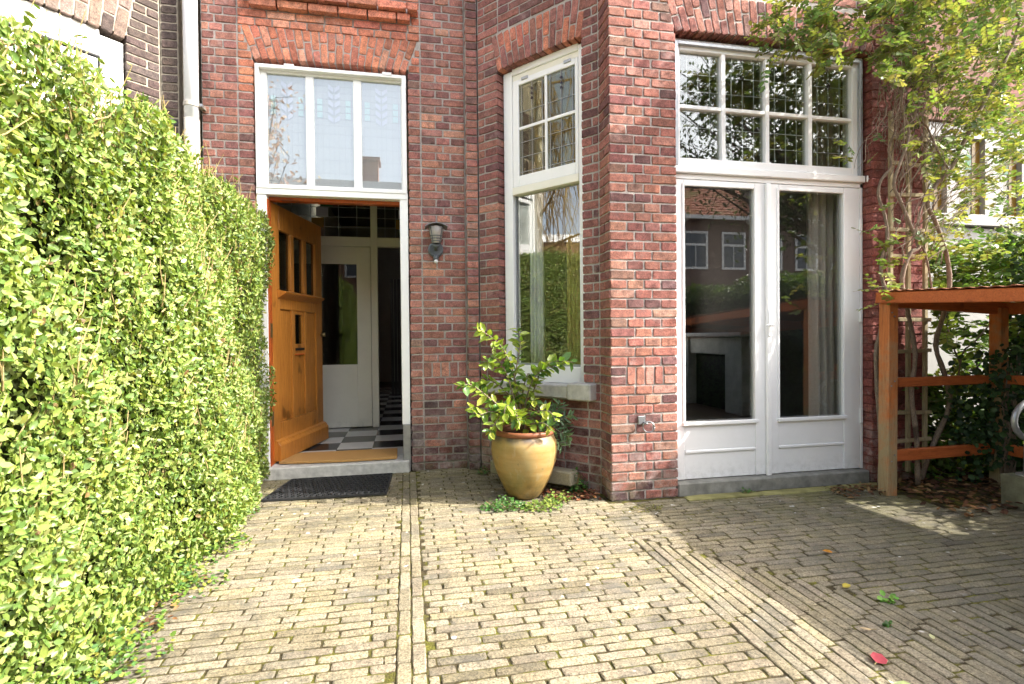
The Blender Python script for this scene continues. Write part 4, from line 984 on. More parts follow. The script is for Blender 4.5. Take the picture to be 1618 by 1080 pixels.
cb = MB(); vs, fs = brick_geo(GX, 4.02, 2.42, .84, .36, .02, .20, .02, .006, .012)
cb.add(vs, fs); tag(cb.build('concrete_block', simple('mossy_block_concrete', (0.15, 0.15, 0.10), 0.95, 0.1, 9, 0.5, 0.8)), 'mossy grey concrete block under the shelter roof at the right edge', 'block')
hoop = thing('bicycle_hoop', (3.74, 2.5, .20), 'grey metal bicycle hoop standing on the concrete block', 'bike rack')
mb = MB(); mb.tube([(3.66, 2.5, .19)] + [(3.755-.19*math.cos(math.radians(a)), 2.5, .53+.13*math.sin(math.radians(a))) for a in range(-62, 243, 12)] + [(3.85, 2.5, .19)], .017, 10)
mb.build('tube', M_GREYSTEEL, hoop, smooth=True)
for x in (3.66, 3.85): mb = MB(); mb.lathe([(0, .0), (.05, 0), (.05, .008), (0, .01)], (x, 2.5, .198), 14); mb.build('foot_plate', M_GREYSTEEL, hoop)

# plank behind the pot
def plank(x0, y0, x1, y1, z0, z1, wd, name, label):
    mb = MB(); mb.bar((x0, y0, (z0+z1)/2), (x1, y1, (z0+z1)/2), wd, z1-z0); o = mb.build(name, M_GREYPLANK, None, .008); return tag(o, label, 'plank')
plank(.62, 3.86, 1.09, 3.38, .06, .155, .11, 'old_plank', 'old weathered plank lying behind the big pot under the window')

# trellis on the painted pier
tl = thing('wooden_trellis', (3.48, 3.12, 0), 'narrow ladder-like wooden trellis fixed to the red painted pier', 'trellis')
for x, z1 in ((3.325, 2.62), (3.475, 2.55), (3.62, 2.6)): mb = MB(); mb.bar((x, 3.105, .08), (x+.012, 3.105, z1), .03, .022, (0, 1, 0)); mb.build('rail', M_GREYWOOD, tl, .003)
for i in range(11):
    z = .30+.215*i+jit(.02); mb = MB(); mb.bar((3.30, 3.085, z), (3.65, 3.085, z+jit(.012)), .018, .026); mb.build('rung', M_GREYWOOD, tl, .002)

# big glazed pot
pt = thing('glazed_pot', (.755, 3.42, 0), 'big ochre glazed earthenware pot with brown rim in front of the bay', 'pot')
PX, PY = .755, 3.42
def pot_mat():
    m, t, out = nmat('ochre_glaze'); p = posn(t); s = sepz(t, p)
    mp = N(t, 'ShaderNodeMapping'); mp.inputs['Scale'].default_value = (3, 3, 26); t.links.new(p, mp.inputs[0])
    n = noise(t, 1.2, 5, 0.6, mp.outputs[0], .6)
    c = mixc(t, mapr(t, n, 0.3, 0.7), (0.34, 0.20, 0.055), (0.46, 0.30, 0.115))
    c = mixc(t, mapr(t, noise(t, 6, 5, .7, p), .48, .70, 0, .6), c, (0.30, 0.27, 0.13))
    c = mixc(t, mapr(t, noise(t, 24, 4, .7, p), .62, .72, 0, .6), c, (0.16, 0.11, 0.05))
    mp2 = N(t, 'ShaderNodeMapping'); mp2.inputs['Scale'].default_value = (22, 22, 4); t.links.new(p, mp2.inputs[0])
    c = mixc(t, mapr(t, noise(t, 1.0, 5, .7, mp2.outputs[0]), .56, .74, 0, .5), c, (0.50, 0.44, 0.30))
    dirt = math2(t, 'MULTIPLY', mapr(t, s[2], .02, .20, 1.0, 0.0), mapr(t, noise(t, 8, 4, .65, p), .35, .6))
    c = mixc(t, dirt, c, (0.10, 0.085, 0.03))
    ring = math2(t, 'MULTIPLY', mapr(t, s[2], .375, .405), mapr(t, noise(t, 9, 3, .6, p), .35, .6, .2, .9))
    c = mixc(t, ring, c, (0.10, 0.085, 0.075))
    princ(t, out, c, mapr(t, noise(t, 20, 3, .6, p), .3, .7, .34, .62), 0.5, bump(t, noise(t, 18, 4, .6, mp.outputs[0]), .12, .006)); return m
mb = MB(); mb.lathe([(0, .0), (.100, .0), (.112, .010), (.145, .07), (.182, .15), (.208, .23), (.222, .31), (.218, .36), (.202, .40), (.188, .416)], (PX, PY, .005), 48); mb.build('body', pot_mat(), pt, smooth=True)
mb = MB(); mb.lathe([(.186, .412), (.198, .418), (.206, .428), (.204, .442), (.194, .450), (.180, .447), (.172, .43), (.170, .38)], (PX, PY, .005), 48); mb.build('rim', simple('brown_rim', (0.26, 0.095, 0.045), .5, .4, 12, .3, .15), pt, smooth=True)
mb = MB(); mb.lathe([(.172, .405), (.1, .412), (0, .415)], (PX, PY, .005), 24); mb.build('soil', M_SOILPOT, pt)

# ------------------------------------------------------------------ foliage
LV = np.array([(0, 0, 0), (.28, .40, .03), (.68, .38, .02), (1, 0, -.06), (.68, -.38, .02), (.28, -.40, .03), (.30, 0, -.07), (.68, 0, -.08)])
LFI = np.array([(0, 6, 1), (1, 6, 7), (1, 7, 2), (2, 7, 3), (0, 5, 6), (5, 4, 7), (5, 7, 6), (4, 3, 7)])
def leaf_arrays(pos, dirs, nrm, size, ratio, col):
    """pos,dirs,nrm (n,3); size (n,); col (n,3) -> verts (n*8,3), tris"""
    n = len(pos); d = dirs/np.linalg.norm(dirs, axis=1, keepdims=True)
    s = np.cross(nrm, d); s /= np.linalg.norm(s, axis=1, keepdims=True)+1e-9
    nn = np.cross(d, s)
    size = np.asarray(size)[:, None, None]; rr = np.broadcast_to(np.asarray(ratio), (n,))[:, None, None]
    curl = RNG.uniform(-.5, 2.2, n)[:, None, None]
    V = pos[:, None, :] + size*(LV[None, :, 0:1]*d[:, None, :] + rr*LV[None, :, 1:2]*s[:, None, :] + curl*LV[None, :, 2:3]*nn[:, None, :])
    return V, np.repeat(np.clip(col, 0, 1)[:, None, :], 8, axis=1)
def leaf_mesh(name, V, C, fi=LFI):
    n = len(V); m = V.shape[1]; P = V.reshape(-1, 3); c = (P.min(0)+P.max(0))/2
    T = (fi[None] + (np.arange(n)*m)[:, None, None]).reshape(-1, 3)
    me = bpy.data.meshes.new(name)
    me.vertices.add(len(P)); me.vertices.foreach_set('co', (P-c).astype(np.float32).ravel())
    me.loops.add(T.size); me.loops.foreach_set('vertex_index', T.ravel().astype(np.int32))
    me.polygons.add(len(T)); me.polygons.foreach_set('loop_start', (np.arange(len(T))*3).astype(np.int32))
    try: me.polygons.foreach_set('loop_total', np.full(len(T), 3, dtype=np.int32))
    except Exception: pass
    me.polygons.foreach_set('use_smooth', np.ones(len(T), dtype=bool))
    at = me.attributes.new('tint', 'FLOAT_COLOR', 'POINT')
    at.data.foreach_set('color', np.concatenate([C.reshape(-1, 3), np.ones((len(P), 1))], 1).astype(np.float32).ravel())
    me.update(calc_edges=True); me.validate()
    return me, c
def foliage(name, V, C, mat, parent, single=0, single_name='leaf', hide=None):
    """the `single` leaves that show largest become objects, the rest one part of kind stuff"""
    idx = np.zeros(len(V), bool)
    if single:
        ctr = V.mean(1); rel = ctr-np.array(CAMP); z = rel@np.array(fw); u = 809+F_PX*(rel@np.array(CR))/np.maximum(z, .05); v = 540-F_PX*(rel@np.array(CU))/np.maximum(z, .05)
        sz = np.linalg.norm(V[:, 3]-V[:, 0], axis=1)/np.maximum(z, .05)
        sz[(z < .2) | (u < 0) | (u > 1618) | (v < 0) | (v > 1080)] = 0
        if hide is not None: sz[hide] = 0
        top = np.argsort(-sz)[:single]; idx[top] = True
        for i in top:
            me, c = leaf_mesh(single_name, V[i:i+1], C[i:i+1]); put(single_name, me, c, mat, parent)
    if (~idx).any():
        me, c = leaf_mesh(name, V[~idx], C[~idx]); o = put(name, me, c, mat, parent); o['kind'] = 'stuff'
def rcol(n, cols, wts, var=.18):
    k = RNG.choice(len(cols), n, p=np.array(wts)/sum(wts)); c = np.array(cols)[k]
    return c*(1+RNG.uniform(-var, var, (n, 1)))*(1+RNG.uniform(-.06, .06, (n, 3)))
def rdir(n):
    v = RNG.normal(size=(n, 3)); return v/np.linalg.norm(v, axis=1, keepdims=True)

# ---- tall privet hedge on the left
hedge = thing('privet_hedge', (-1.6, 2.0, 0), 'tall clipped light green privet hedge along the left side', 'hedge')
HX, HT = -1.02, 2.02
def hbulge(y, z): return .03*np.sin(y*1.9+z*1.3+2)+.035*np.sin(y*4.3+z*2.1)+.03*np.sin(z*5.7-y*2.2+1)+.018*np.sin(y*11+z*7)
def htop(y): return HT - .13*np.clip((2.7-y)/1.3, 0, 1)
def hface(y, z):
    x = HX + hbulge(y, z) - .20*np.clip((z-1.9)/.5, 0, 1)**2 + .05*np.clip(1-z/1.0, 0, 1)
    return x
def hedge_leaves(n, y0, y1, smax=.037):
    t = RNG.uniform(0, 1, n); y = RNG.uniform(y0, y1, n)
    topw = .9; zf = RNG.uniform(.02, 1, n)*htop(y); is_top = RNG.uniform(size=n) < .22
    depth = RNG.exponential(.05, n); depth = np.minimum(depth, .25)
    hol = np.sin(y*6.3+zf*3.1+1.7)*np.sin(zf*7.9-y*3.6)+.6*np.sin(y*15.0+zf*9)*np.sin(zf*17-y*5)
    depth = depth + np.where(hol > .75, .07, 0)*RNG.uniform(0, 1, n)**.5
    x = hface(y, zf) - depth; z = zf.copy()
    nrm = np.tile(np.array((1.0, 0, .25)), (n, 1))
    xt = RNG.uniform(HX-topw, HX-.12, n); ztop = htop(y) + .05*np.sin(y*3.7+xt*3)+.03*np.sin(y*9) - .12*np.clip((xt-(HX-.35))/.25, 0, 1)**2
    x = np.where(is_top, xt, x); z = np.where(is_top, ztop - depth, z); nrm[is_top] = (.25, 0, 1.0)
    # lower towards the house
    drop = np.clip((y-3.7)/.4, 0, 1)*.05; z = np.where(is_top, z-drop, np.minimum(z, htop(y)-drop*.8))
    pos = np.stack([x, y, z], 1)
    out = nrm + .75*rdir(n); out /= np.linalg.norm(out, axis=1, keepdims=True)
    d = .55*nrm + np.array((.1, 0, .45)) + .95*rdir(n)
    d -= out*(d*out).sum(1, keepdims=True)*.75
    size = (.014+(smax-.014)*RNG.beta(1.5, 1.6, n))*np.where(RNG.uniform(size=n) < .04, 1.25, 1)
    young = depth < .03
    c = rcol(n, [(.19, .26, .055), (.25, .335, .075), (.115, .19, .042), (.35, .40, .14), (.29, .29, .065), (.17, .11, .045)], [4, 4, 4, 2, 1, .12])
    return leaf_arrays(pos, d, out, size, RNG.uniform(.52, .68, n), c)
V1, C1 = hedge_leaves(100000, 1.2, 4.20)
V2, C2 = hedge_leaves(16000, -2.0, 1.2, .055)
# upright new shoots along the top
sh_m = MB(); sp = []; sd_ = []; ss = []
for i in range(380):
    y = random.uniform(1.0, 4.1); x = HX - .08 - abs(random.gauss(0, .28)); L = random.uniform(.05, .17)*(1.5 if y < 2.3 else 1)
    zb = float(htop(y)) - .08 - (.12 if y > 3.6 else 0)
    a = Vector((x, y, zb)); b = a + Vector((jit(.08)+.03, jit(.08), L+.06)); sh_m.tube([a, (a+b)/2+Vector((jit(.01), jit(.01), 0)), b], [.0034, .0026, .0015], 4, cap=False)
    for k in range(random.randint(3, 7)):
        p = a.lerp(b, .25+.75*k/6); sp.append(p); az = random.uniform(0, 6.28); sd_.append((math.cos(az), math.sin(az), .6)); ss.append(random.uniform(.02, .04))
for i in range(480):   # twigs showing in the face
    y = random.uniform(1.2, 4.15); z = .25+(float(htop(y))-.25)*random.random()**.75; x = float(hface(y, z))-.028
    L = random.uniform(.06, .18); a = Vector((x, y, z)); d_ = Vector((random.uniform(.0, .12), random.uniform(-.35, .9), random.uniform(.1, 1.0))).normalized()
    m_ = a + d_*L*.5 + Vector((jit(.012), jit(.02), jit(.02))); sh_m.tube([a, m_, a+d_*L+Vector((0, 0, .02))], [.0036, .0026, .0014], 4, cap=False)
sh_m.build('twigs', M_TWIG, hedge, kind='stuff')
sp = np.array([tuple(p) for p in sp]); sd_ = np.array(sd_); nS = len(sp)
V3, C3 = leaf_arrays(sp, sd_, np.array((0, 0, 1.0))[None]+.6*rdir(nS), np.array(ss), .55, rcol(nS, [(.22, .32, .06), (.30, .38, .09), (.17, .27, .05)], [3, 2, 2]))
foliage('foliage', np.concatenate([V1, V3]), np.concatenate([C1, C3]), M_LEAF, hedge, 300)
foliage('foliage', V2, C2, M_LEAF, hedge)
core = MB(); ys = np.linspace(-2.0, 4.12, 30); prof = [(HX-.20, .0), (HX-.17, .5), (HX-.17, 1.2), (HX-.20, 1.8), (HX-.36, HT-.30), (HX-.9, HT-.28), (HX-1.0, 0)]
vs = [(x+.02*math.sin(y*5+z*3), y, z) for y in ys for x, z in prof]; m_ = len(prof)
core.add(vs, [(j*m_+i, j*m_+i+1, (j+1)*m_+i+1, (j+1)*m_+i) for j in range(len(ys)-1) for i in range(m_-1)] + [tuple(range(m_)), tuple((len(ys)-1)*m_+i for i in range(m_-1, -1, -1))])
core.build('inner_shade_core', M_CORE, hedge)
# small leaved creeping plants along the hedge foot
def creeper(name, n, xf, yr, zmax, size, cols, label, cat='ground cover'):
    y = RNG.uniform(*yr, n); w_ = RNG.exponential(.10, n); x = xf(y) + np.minimum(w_, .34)*.55 - .06; z = np.abs(RNG.normal(0, zmax, n))*np.clip(1-w_/.34, .15, 1)+.006
    pos = np.stack([x, y, z], 1); nr_ = np.array((.15, 0, 1.0))+.6*rdir(n); d = rdir(n)*np.array((1, 1, .35))
    V, C = leaf_arrays(pos, d, nr_, RNG.uniform(*size, n), .8, rcol(n, cols, [1]*len(cols)))
    me, c = leaf_mesh(name, V, C); o = put(name, me, c, M_LEAF, None); return tag(o, label, cat, kind='stuff')
def edgex(y): return -1.03 + .05*np.sin(y*5) + .05*np.sin(y*13+1) + np.where((y > 1.6) & (y < 2.6), .07, 0)
creeper('creeping_weeds', 4200, edgex, (1.2, 3.75), .055, (.012, .026), [(.12, .22, .04), (.17, .28, .05), (.08, .16, .05), (.25, .26, .05)], 'low creeping green weeds along the foot of the left hedge')

# ---- dark hedge on the right, behind the shelter
rh = thing('dark_hedge', (4.9, .8, 0), 'dark green ivy covered hedge behind the timber shelter', 'hedge')
n = 15000
y = RNG.uniform(-2.0, 3.15, n); dip = ((y > 1.55) & (y < 2.15)).astype(float)
ht = 1.78 - .62*dip + .08*np.sin(y*4); z = RNG.uniform(.0, 1.0, n)*ht; x = 4.42 + .05*np.sin(y*5+z*3) + RNG.exponential(.07, n) + .1*(z/1.8)**2
end = RNG.uniform(size=n) < .12; y = np.where(end, 3.12-RNG.exponential(.05, n), y); x = np.where(end, RNG.uniform(4.3, 5.4, n), x)
pos = np.stack([x, y, z], 1); nr_ = np.array((-1.0, 0, .4))+.8*rdir(n); d = rdir(n)+np.array((-.3, 0, -.4))
V, C = leaf_arrays(pos, d, nr_, RNG.uniform(.03, .065, n), .8, rcol(n, [(.04, .085, .025), (.055, .11, .03), (.03, .06, .025)], [2, 2, 1]))
n2 = 5000; y = RNG.uniform(-2.0, 3.15, n2); dip = ((y > 1.55) & (y < 2.15)).astype(float)
pos = np.stack([RNG.uniform(4.42, 5.2, n2), y, 1.78-.62*dip+.08*np.sin(y*4)-RNG.exponential(.05, n2)], 1)
Vb, Cb = leaf_arrays(pos, rdir(n2), np.array((0, 0, 1.0))+.7*rdir(n2), RNG.uniform(.03, .06, n2), .8, rcol(n2, [(.08, .14, .03), (.11, .17, .04)], [1, 1]))
foliage('foliage', np.concatenate([V, Vb]), np.concatenate([C, Cb]), M_LEAFV, rh)
core = MB(); core.box(4.58, 5.2, -2.0, 1.5, 0, 1.62); core.box(4.58, 5.2, 1.5, 2.2, 0, 1.0); core.box(4.58, 5.2, 2.2, 3.02, 0, 1.6); core.build('inner_shade_core', M_CORE, rh)

# ---- climbing plant on the trellis
vine = thing('climbing_plant', (3.55, 3.0, 0), 'old twisted climbing plant with yellow green leaves growing up the trellis', 'climber')
def wander(a, b, n, amp):
    a, b = Vector(a), Vector(b); pts = []; ph = [random.uniform(0, 6.28) for _ in range(3)]
    for i in range(n+1):
        s = i/n; e = math.sin(math.pi*min(1, s*1.0))*1.0
        pts.append(a.lerp(b, s) + Vector((math.sin(s*9+ph[0])+.5*math.sin(s*19+ph[1]), .5*math.sin(s*8+ph[1]), .4*math.sin(s*11+ph[2])))*amp*(.3+.7*e))
    return pts
def stem(pts, r0, r1, name='stem', n=7):
    mb = MB(); m = len(pts); r0 *= .55; r1 *= .62; mb.tube(pts, [(r0+(r1-r0)*i/(m-1))*(1+.12*math.sin(i*2.1)) for i in range(m)], n); return mb.build(name, M_BARK, vine, smooth=True)
Yv = 3.0
def V3p(u, v, y=Yv): return atY(u, v, y)
ST = []
def S(pts2, r0, r1, y0=3.02, y1=2.98, sub=3):
    P = [V3p(u, v, y0+(y1-y0)*i/(len(pts2)-1)) for i, (u, v) in enumerate(pts2)]
    Q = []
    for i in range(len(P)-1):
        p0, p1, p2, p3 = P[max(i-1, 0)], P[i], P[i+1], P[min(i+2, len(P)-1)]
        for k in range(sub):
            t_ = k/sub; Q.append(.5*((2*p1)+(p2-p0)*t_+(2*p0-5*p1+4*p2-p3)*t_*t_+(3*p1-p0-3*p2+p3)*t_**3))
    Q.append(P[-1]); stem(Q, r0, r1); ST.append(Q); return Q
S([(1390, 770), (1392, 700), (1388, 640), (1384, 560), (1392, 520), (1400, 470), (1392, 430), (1396, 395), (1407, 385)], .030, .016, 3.06, 3.02)
S([(1392, 430), (1402, 380), (1398, 340), (1388, 310), (1392, 285), (1408, 262), (1404, 235), (1416, 205)], .020, .012, 3.03, 3.0)
S([(1450, 765), (1448, 690), (1440, 620), (1446, 560), (1432, 480), (1425, 440), (1438, 400), (1452, 390), (1440, 360), (1424, 320), (1412, 290), (1425, 250), (1436, 210), (1424, 165), (1430, 120), (1420, 60)], .030, .012, 3.0, 2.9)
S([(1452, 765), (1475, 700), (1500, 640), (1492, 590), (1478, 545), (1490, 500), (1500, 450), (1495, 400), (1478, 350), (1465, 320), (1480, 290), (1500, 270), (1520, 230), (1545, 180), (1570, 130), (1600, 70), (1612, 30)], .032, .018, 3.1, 2.9)
S([(1500, 270), (1480, 235), (1465, 200), (1450, 180), (1460, 140), (1475, 100)], .014, .007, 3.0, 2.9)
S([(1612, 30), (1595, 5), (1575, -15)], .018, .012, 2.9, 2.8)
S([(1470, 300), (1455, 330), (1448, 372), (1462, 400), (1470, 440), (1474, 470)], .012, .010, 2.98, 3.0)
S([(1484, 120), (1520, 85), (1560, 78), (1610, 70)], .012, .006, 2.9, 2.9)
S([(1512, 620), (1520, 560), (1540, 540), (1562, 515), (1580, 505)], .012, .008, 3.2, 3.15)
S([(1498, 520), (1515, 570), (1535, 585), (1560, 560), (1582, 525)], .012, .008, 3.25, 3.2)
for i in range(85):   # thin bare shoots
    u0 = random.uniform(1405, 1490); v0 = random.uniform(150, 420); P = [V3p(u0, v0, random.uniform(2.85, 3.08))]
    b = P[0] + Vector((random.uniform(-.1, .75), jit(.25), random.uniform(.25, .9))); stem(wander(P[0], b, 7, .018), .006, .0025, 'shoot', 5)
for i in range(45):
    a = V3p(random.uniform(1385, 1450), random.uniform(60, 200), random.uniform(2.85, 3.05)); stem(wander(a, a+Vector((jit(.25), jit(.1), -random.uniform(.15, .5))), 6, .03), .005, .002, 'shoot', 5)
# leaf sprays: each spray a short twig with 5 to 9 leaflets
SPR_T = MB()
def sprays(regions, cols, wts, size, twig=True):
    pos, dr, nr_, sz, cc = [], [], [], [], []
    for (u0, u1, v0, v1, ya, yb, n, den) in regions:
        for i in range(n):
            u, v = random.uniform(u0, u1), random.uniform(v0, v1)
            if den and math.sin(u*.045+1)*math.sin(v*.05+u*.02) < den: continue
            c = V3p(u, v, random.uniform(ya, yb)); ax = Vector((random.gauss(0, 1), random.gauss(0, .7), random.gauss(-.25, .7))).normalized()
            L = random.uniform(.06, .16); side = ax.cross(Vector((0, 0, 1))).normalized(); upn = side.cross(ax)
            SPR_T.tube([c, c+ax*L], [.0018, .001], 3, cap=False)
            base = cols[random.choices(range(len(cols)), wts)[0]]; k0 = random.uniform(.8, 1.25)
            for k in range(random.randint(5, 9)):
                s = (k//2+.6)/4.5; sg = 1 if k % 2 else -1
                p = c+ax*(L*s); d = (ax*.55+side*sg*random.uniform(.6, 1.0)+Vector((0, 0, jit(.25))))
                pos.append(p); dr.append(d); nr_.append(upn+Vector((jit(.5), jit(.5), jit(.5)))); sz.append(random.uniform(*size)); cc.append([x*k0*random.uniform(.88, 1.12) for x in base])
    f_ = lambda a: np.array([tuple(x) for x in a])
    return leaf_arrays(f_(pos), f_(dr), f_(nr_), np.array(sz), RNG.uniform(.5, .7, len(pos)), f_(cc))
YG = [(.19, .25, .055), (.26, .30, .065), (.14, .205, .05), (.095, .16, .05), (.33, .33, .08)]
Va, Ca = sprays([(1290, 1440, -40, 80, 2.65, 3.0, 190, -.3), (1400, 1640, -60, 120, 2.55, 3.3, 680, -.7), (1440, 1640, 90, 250, 2.7, 3.8, 860, -.4), (1450, 1640, 240, 400, 2.8, 3.9, 480, -.2),
                 (1205, 1310, -10, 60, 2.75, 3.0, 70, 0), (1196, 1240, 20, 110, 2.8, 3.0, 22, 0), (1265, 1340, 40, 105, 2.75, 3.0, 60, 0), (1380, 1450, 20, 120, 2.7, 2.95, 60, 0),
                 (1375, 1500, 130, 460, 2.8, 3.1, 60, .05), (1385, 1420, 380, 480, 2.9, 3.05, 22, 0), (1335, 1350, 220, 250, 2.9, 3.0, 4, 0)], YG, [3, 3, 3, 2, 1], (.026, .05))
# foliage that overhangs towards the yard above the picture and shades the french doors
Vc, Cc = sprays([(1420, 1900, -420, -40, 2.4, 3.1, 420, -.5), (1330, 1620, -120, 10, 2.5, 2.9, 110, -.2)], YG, [3, 3, 3, 2, 1], (.03, .055))
# darker bushy growth behind the shelter
Vd, Cd = sprays([(1470, 1640, 375, 470, 3.1, 3.8, 420, 0), (1475, 1600, 470, 600, 3.2, 3.9, 260, -.1), (1430, 1610, 590, 760, 3.12, 3.7, 900, 0), (1590, 1640, 480, 640, 2.9, 3.3, 90, 0)], [(.12, .21, .04), (.17, .28, .05), (.08, .15, .035), (.26, .34, .06)], [3, 3, 2, 2], (.04, .07))
SPR_T.build('twigs', M_BARK, vine, kind='stuff')
foliage('foliage', np.concatenate([Va, Vd]), np.concatenate([Ca, Cd]), M_LEAFV, vine, 300)
foliage('foliage', Vc, Cc, M_LEAFV, vine)
# ivy over the rear post and the lower rail
iv = thing('ivy', (4.1, 2.95, 0), 'dark ivy clinging round the rear post and lower rail of the shelter', 'ivy')
n = 1500; s = RNG.uniform(size=n); a = s < .6
pos = np.where(a[:, None], np.stack([4.09+RNG.normal(0, .10, n), 2.93+RNG.normal(0, .05, n), RNG.uniform(.15, .95, n)], 1), np.stack([RNG.uniform(3.75, 4.2, n), 2.99+RNG.normal(0, .05, n), .42+RNG.normal(0, .20, n)], 1))
pos[:, 2] = np.maximum(pos[:, 2], .02)
V, C = leaf_arrays(pos, rdir(n)+np.array((0, 0, -.6)), np.array((-.4, -1.0, .2))+.7*rdir(n), RNG.uniform(.025, .05, n), .9, rcol(n, [(.04, .09, .03), (.06, .12, .035), (.03, .06, .03)], [1, 1, 1]))
foliage('foliage', V, C, M_LEAFV, iv)
mb = MB()
for i in range(14): mb.tube(wander((4.09+jit(.06), 2.91, .03), (4.09+jit(.1), 2.9, random.uniform(.5, .95)), 7, .03), .004, 5)
mb.build('stems', M_BARK, iv, kind='stuff')

# ---- shrub in the pot: stems and every leaf
def plant(name, base, label, cat, paths, nleaf, size, cols, wts, ratio, mat, stem_r=.006, droop=.2, meshes=8):
    o = thing(name, base, label, cat)
    tmpl = []
    for k in range(meshes):
        c = cols[random.choices(range(len(cols)), wts)[0]]
        V, C = leaf_arrays(np.zeros((1, 3)), np.array([(1.0, 0, 0)]), np.array([(0, 0, 1.0)]), [1.0], ratio*random.uniform(.85, 1.15), np.array([c])*random.uniform(.85, 1.15))
        # rounder, subdivided leaf blade
        me, cc = leaf_mesh('leaf', V, C); bm = bmesh.new(); bm.from_mesh(me); bmesh.ops.translate(bm, vec=Vector(cc), verts=bm.verts)
        bmesh.ops.subdivide_edges(bm, edges=list(bm.edges), cuts=1, use_grid_fill=True, smooth=.6); bm.to_mesh(me); bm.free(); me.materials.append(mat); tmpl.append(me)
    for P in paths:
        P = [Vector(p) for p in P]; Q = []
        for i in range(len(P)-1):
            p0, p1, p2, p3 = P[max(i-1, 0)], P[i], P[i+1], P[min(i+2, len(P)-1)]
            for k in range(4):
                t_ = k/4; Q.append(.5*((2*p1)+(p2-p0)*t_+(2*p0-5*p1+4*p2-p3)*t_*t_+(3*p1-p0-3*p2+p3)*t_**3))
        Q.append(P[-1]); m = len(Q); mb = MB(); mb.tube(Q, [stem_r*(1-.72*i/(m-1)) for i in range(m)], 6); mb.build('stem', M_BARK, o, smooth=True)
        L = sum((Q[i+1]-Q[i]).length for i in range(m-1)); cnt = max(4, int(nleaf*L))
        for k in range(cnt):
            s = .22+.78*(k+random.random()*.5)/cnt; f = min(s, .999)*(m-1); i = int(f); p = Q[i].lerp(Q[min(i+1, m-1)], f-i)
            ax = (Q[min(i+1, m-1)]-Q[i]).normalized() if i+1 < m else (Q[-1]-Q[-2]).normalized()
            az = k*2.4+jit(.5); sd2 = ax.orthogonal().normalized(); sd3 = ax.cross(sd2)
            d = (ax*random.uniform(.3, .9) + (sd2*math.cos(az)+sd3*math.sin(az)) + Vector((0, 0, -droop))).normalized()
            upn = (Vector((0, -.45, 1))+Vector((jit(.6), jit(.6), jit(.3)))); sv = upn.cross(d).normalized(); nn = d.cross(sv)
            S_ = random.uniform(*size)*(1 if s < .9 else .8); me = random.choice(tmpl)
            lf = bpy.data.objects.new('leaf', me); M4 = Matrix(((d.x, sv.x, nn.x, 0), (d.y, sv.y, nn.y, 0), (d.z, sv.z, nn.z, 0), (0, 0, 0, 1))) @ Matrix.Diagonal((S_, S_, S_, 1))
            M4.translation = p - Vector(base); lf.matrix_local = M4; COL.objects.link(lf); lf.parent = o; lf.matrix_local = M4
    return o
pb = (PX, PY, .41)
def pp(pts, y0, y1): return [pb[:2]+(.40,)] + [tuple(atY(u, v, y0+(y1-y0)*i/max(1, len(pts)-1))) for i, (u, v) in enumerate(pts)]
paths = [pp([(822, 640), (812, 605), (818, 570), (822, 540), (818, 515)], 3.42, 3.45), pp([(815, 605), (800, 560), (780, 535), (752, 518)], 3.42, 3.30), pp([(815, 640), (800, 590), (782, 565), (762, 575)], 3.40, 3.38),
         pp([(812, 660), (775, 630), (745, 608), (728, 610)], 3.38, 3.25), pp([(810, 665), (780, 650), (755, 655), (742, 640)], 3.36, 3.28), pp([(830, 640), (842, 600), (862, 582), (892, 575)], 3.40, 3.28),
         pp([(830, 650), (848, 605), (856, 580), (880, 570), (905, 572)], 3.42, 3.25), pp([(835, 668), (850, 650), (868, 650), (878, 665)], 3.36, 3.22), pp([(820, 668), (812, 650), (800, 640), (795, 668)], 3.34, 3.20),
         pp([(828, 660), (838, 640), (845, 630)], 3.42, 3.36), pp([(818, 655), (802, 645), (782, 668), (774, 684)], 3.34, 3.22), pp([(836, 672), (858, 668), (872, 680)], 3.32, 3.18), pp([(815, 640), (790, 610), (770, 600), (758, 612)], 3.44, 3.44),
         pp([(824, 650), (826, 620), (834, 590), (840, 600)], 3.48, 3.5), pp([(805, 660), (785, 640), (765, 625)], 3.46, 3.5), pp([(822, 665), (815, 655), (820, 668)], 3.3, 3.17)]
plant('potted_shrub', pb, 'yellow green broad leaved shrub growing in the ochre pot', 'shrub', paths, 50, (.052, .092), [(.28, .36, .055), (.42, .46, .085), (.18, .29, .05), (.10, .20, .04), (.56, .55, .18)], [4, 4, 4, 3, 1], .62, M_LEAFP, .007)
pb2 = (.86, 3.44, .41)
def pq(pts): return [pb2] + [tuple(atY(u, v, y)) for u, v, y in pts]
plant('silver_leaved_shrub', pb2, 'grey green narrow leaved shrub at the right side of the pot', 'shrub', [pq([(862, 660, 3.5), (878, 650, 3.48), (885, 636, 3.47)]), pq([(868, 668, 3.46), (892, 660, 3.42), (905, 655, 3.4)]), pq([(870, 675, 3.44), (890, 685, 3.38), (900, 690, 3.36)]), pq([(866, 662, 3.52), (884, 668, 3.5), (896, 675, 3.48)]), pq([(860, 680, 3.42), (878, 695, 3.36), (888, 705, 3.34)]), pq([(856, 655, 3.52), (864, 640, 3.5)])],
      110, (.05, .085), [(.17, .27, .15), (.23, .34, .20), (.11, .19, .10)], [2, 2, 1], .30, M_LEAFP, .005, .0)

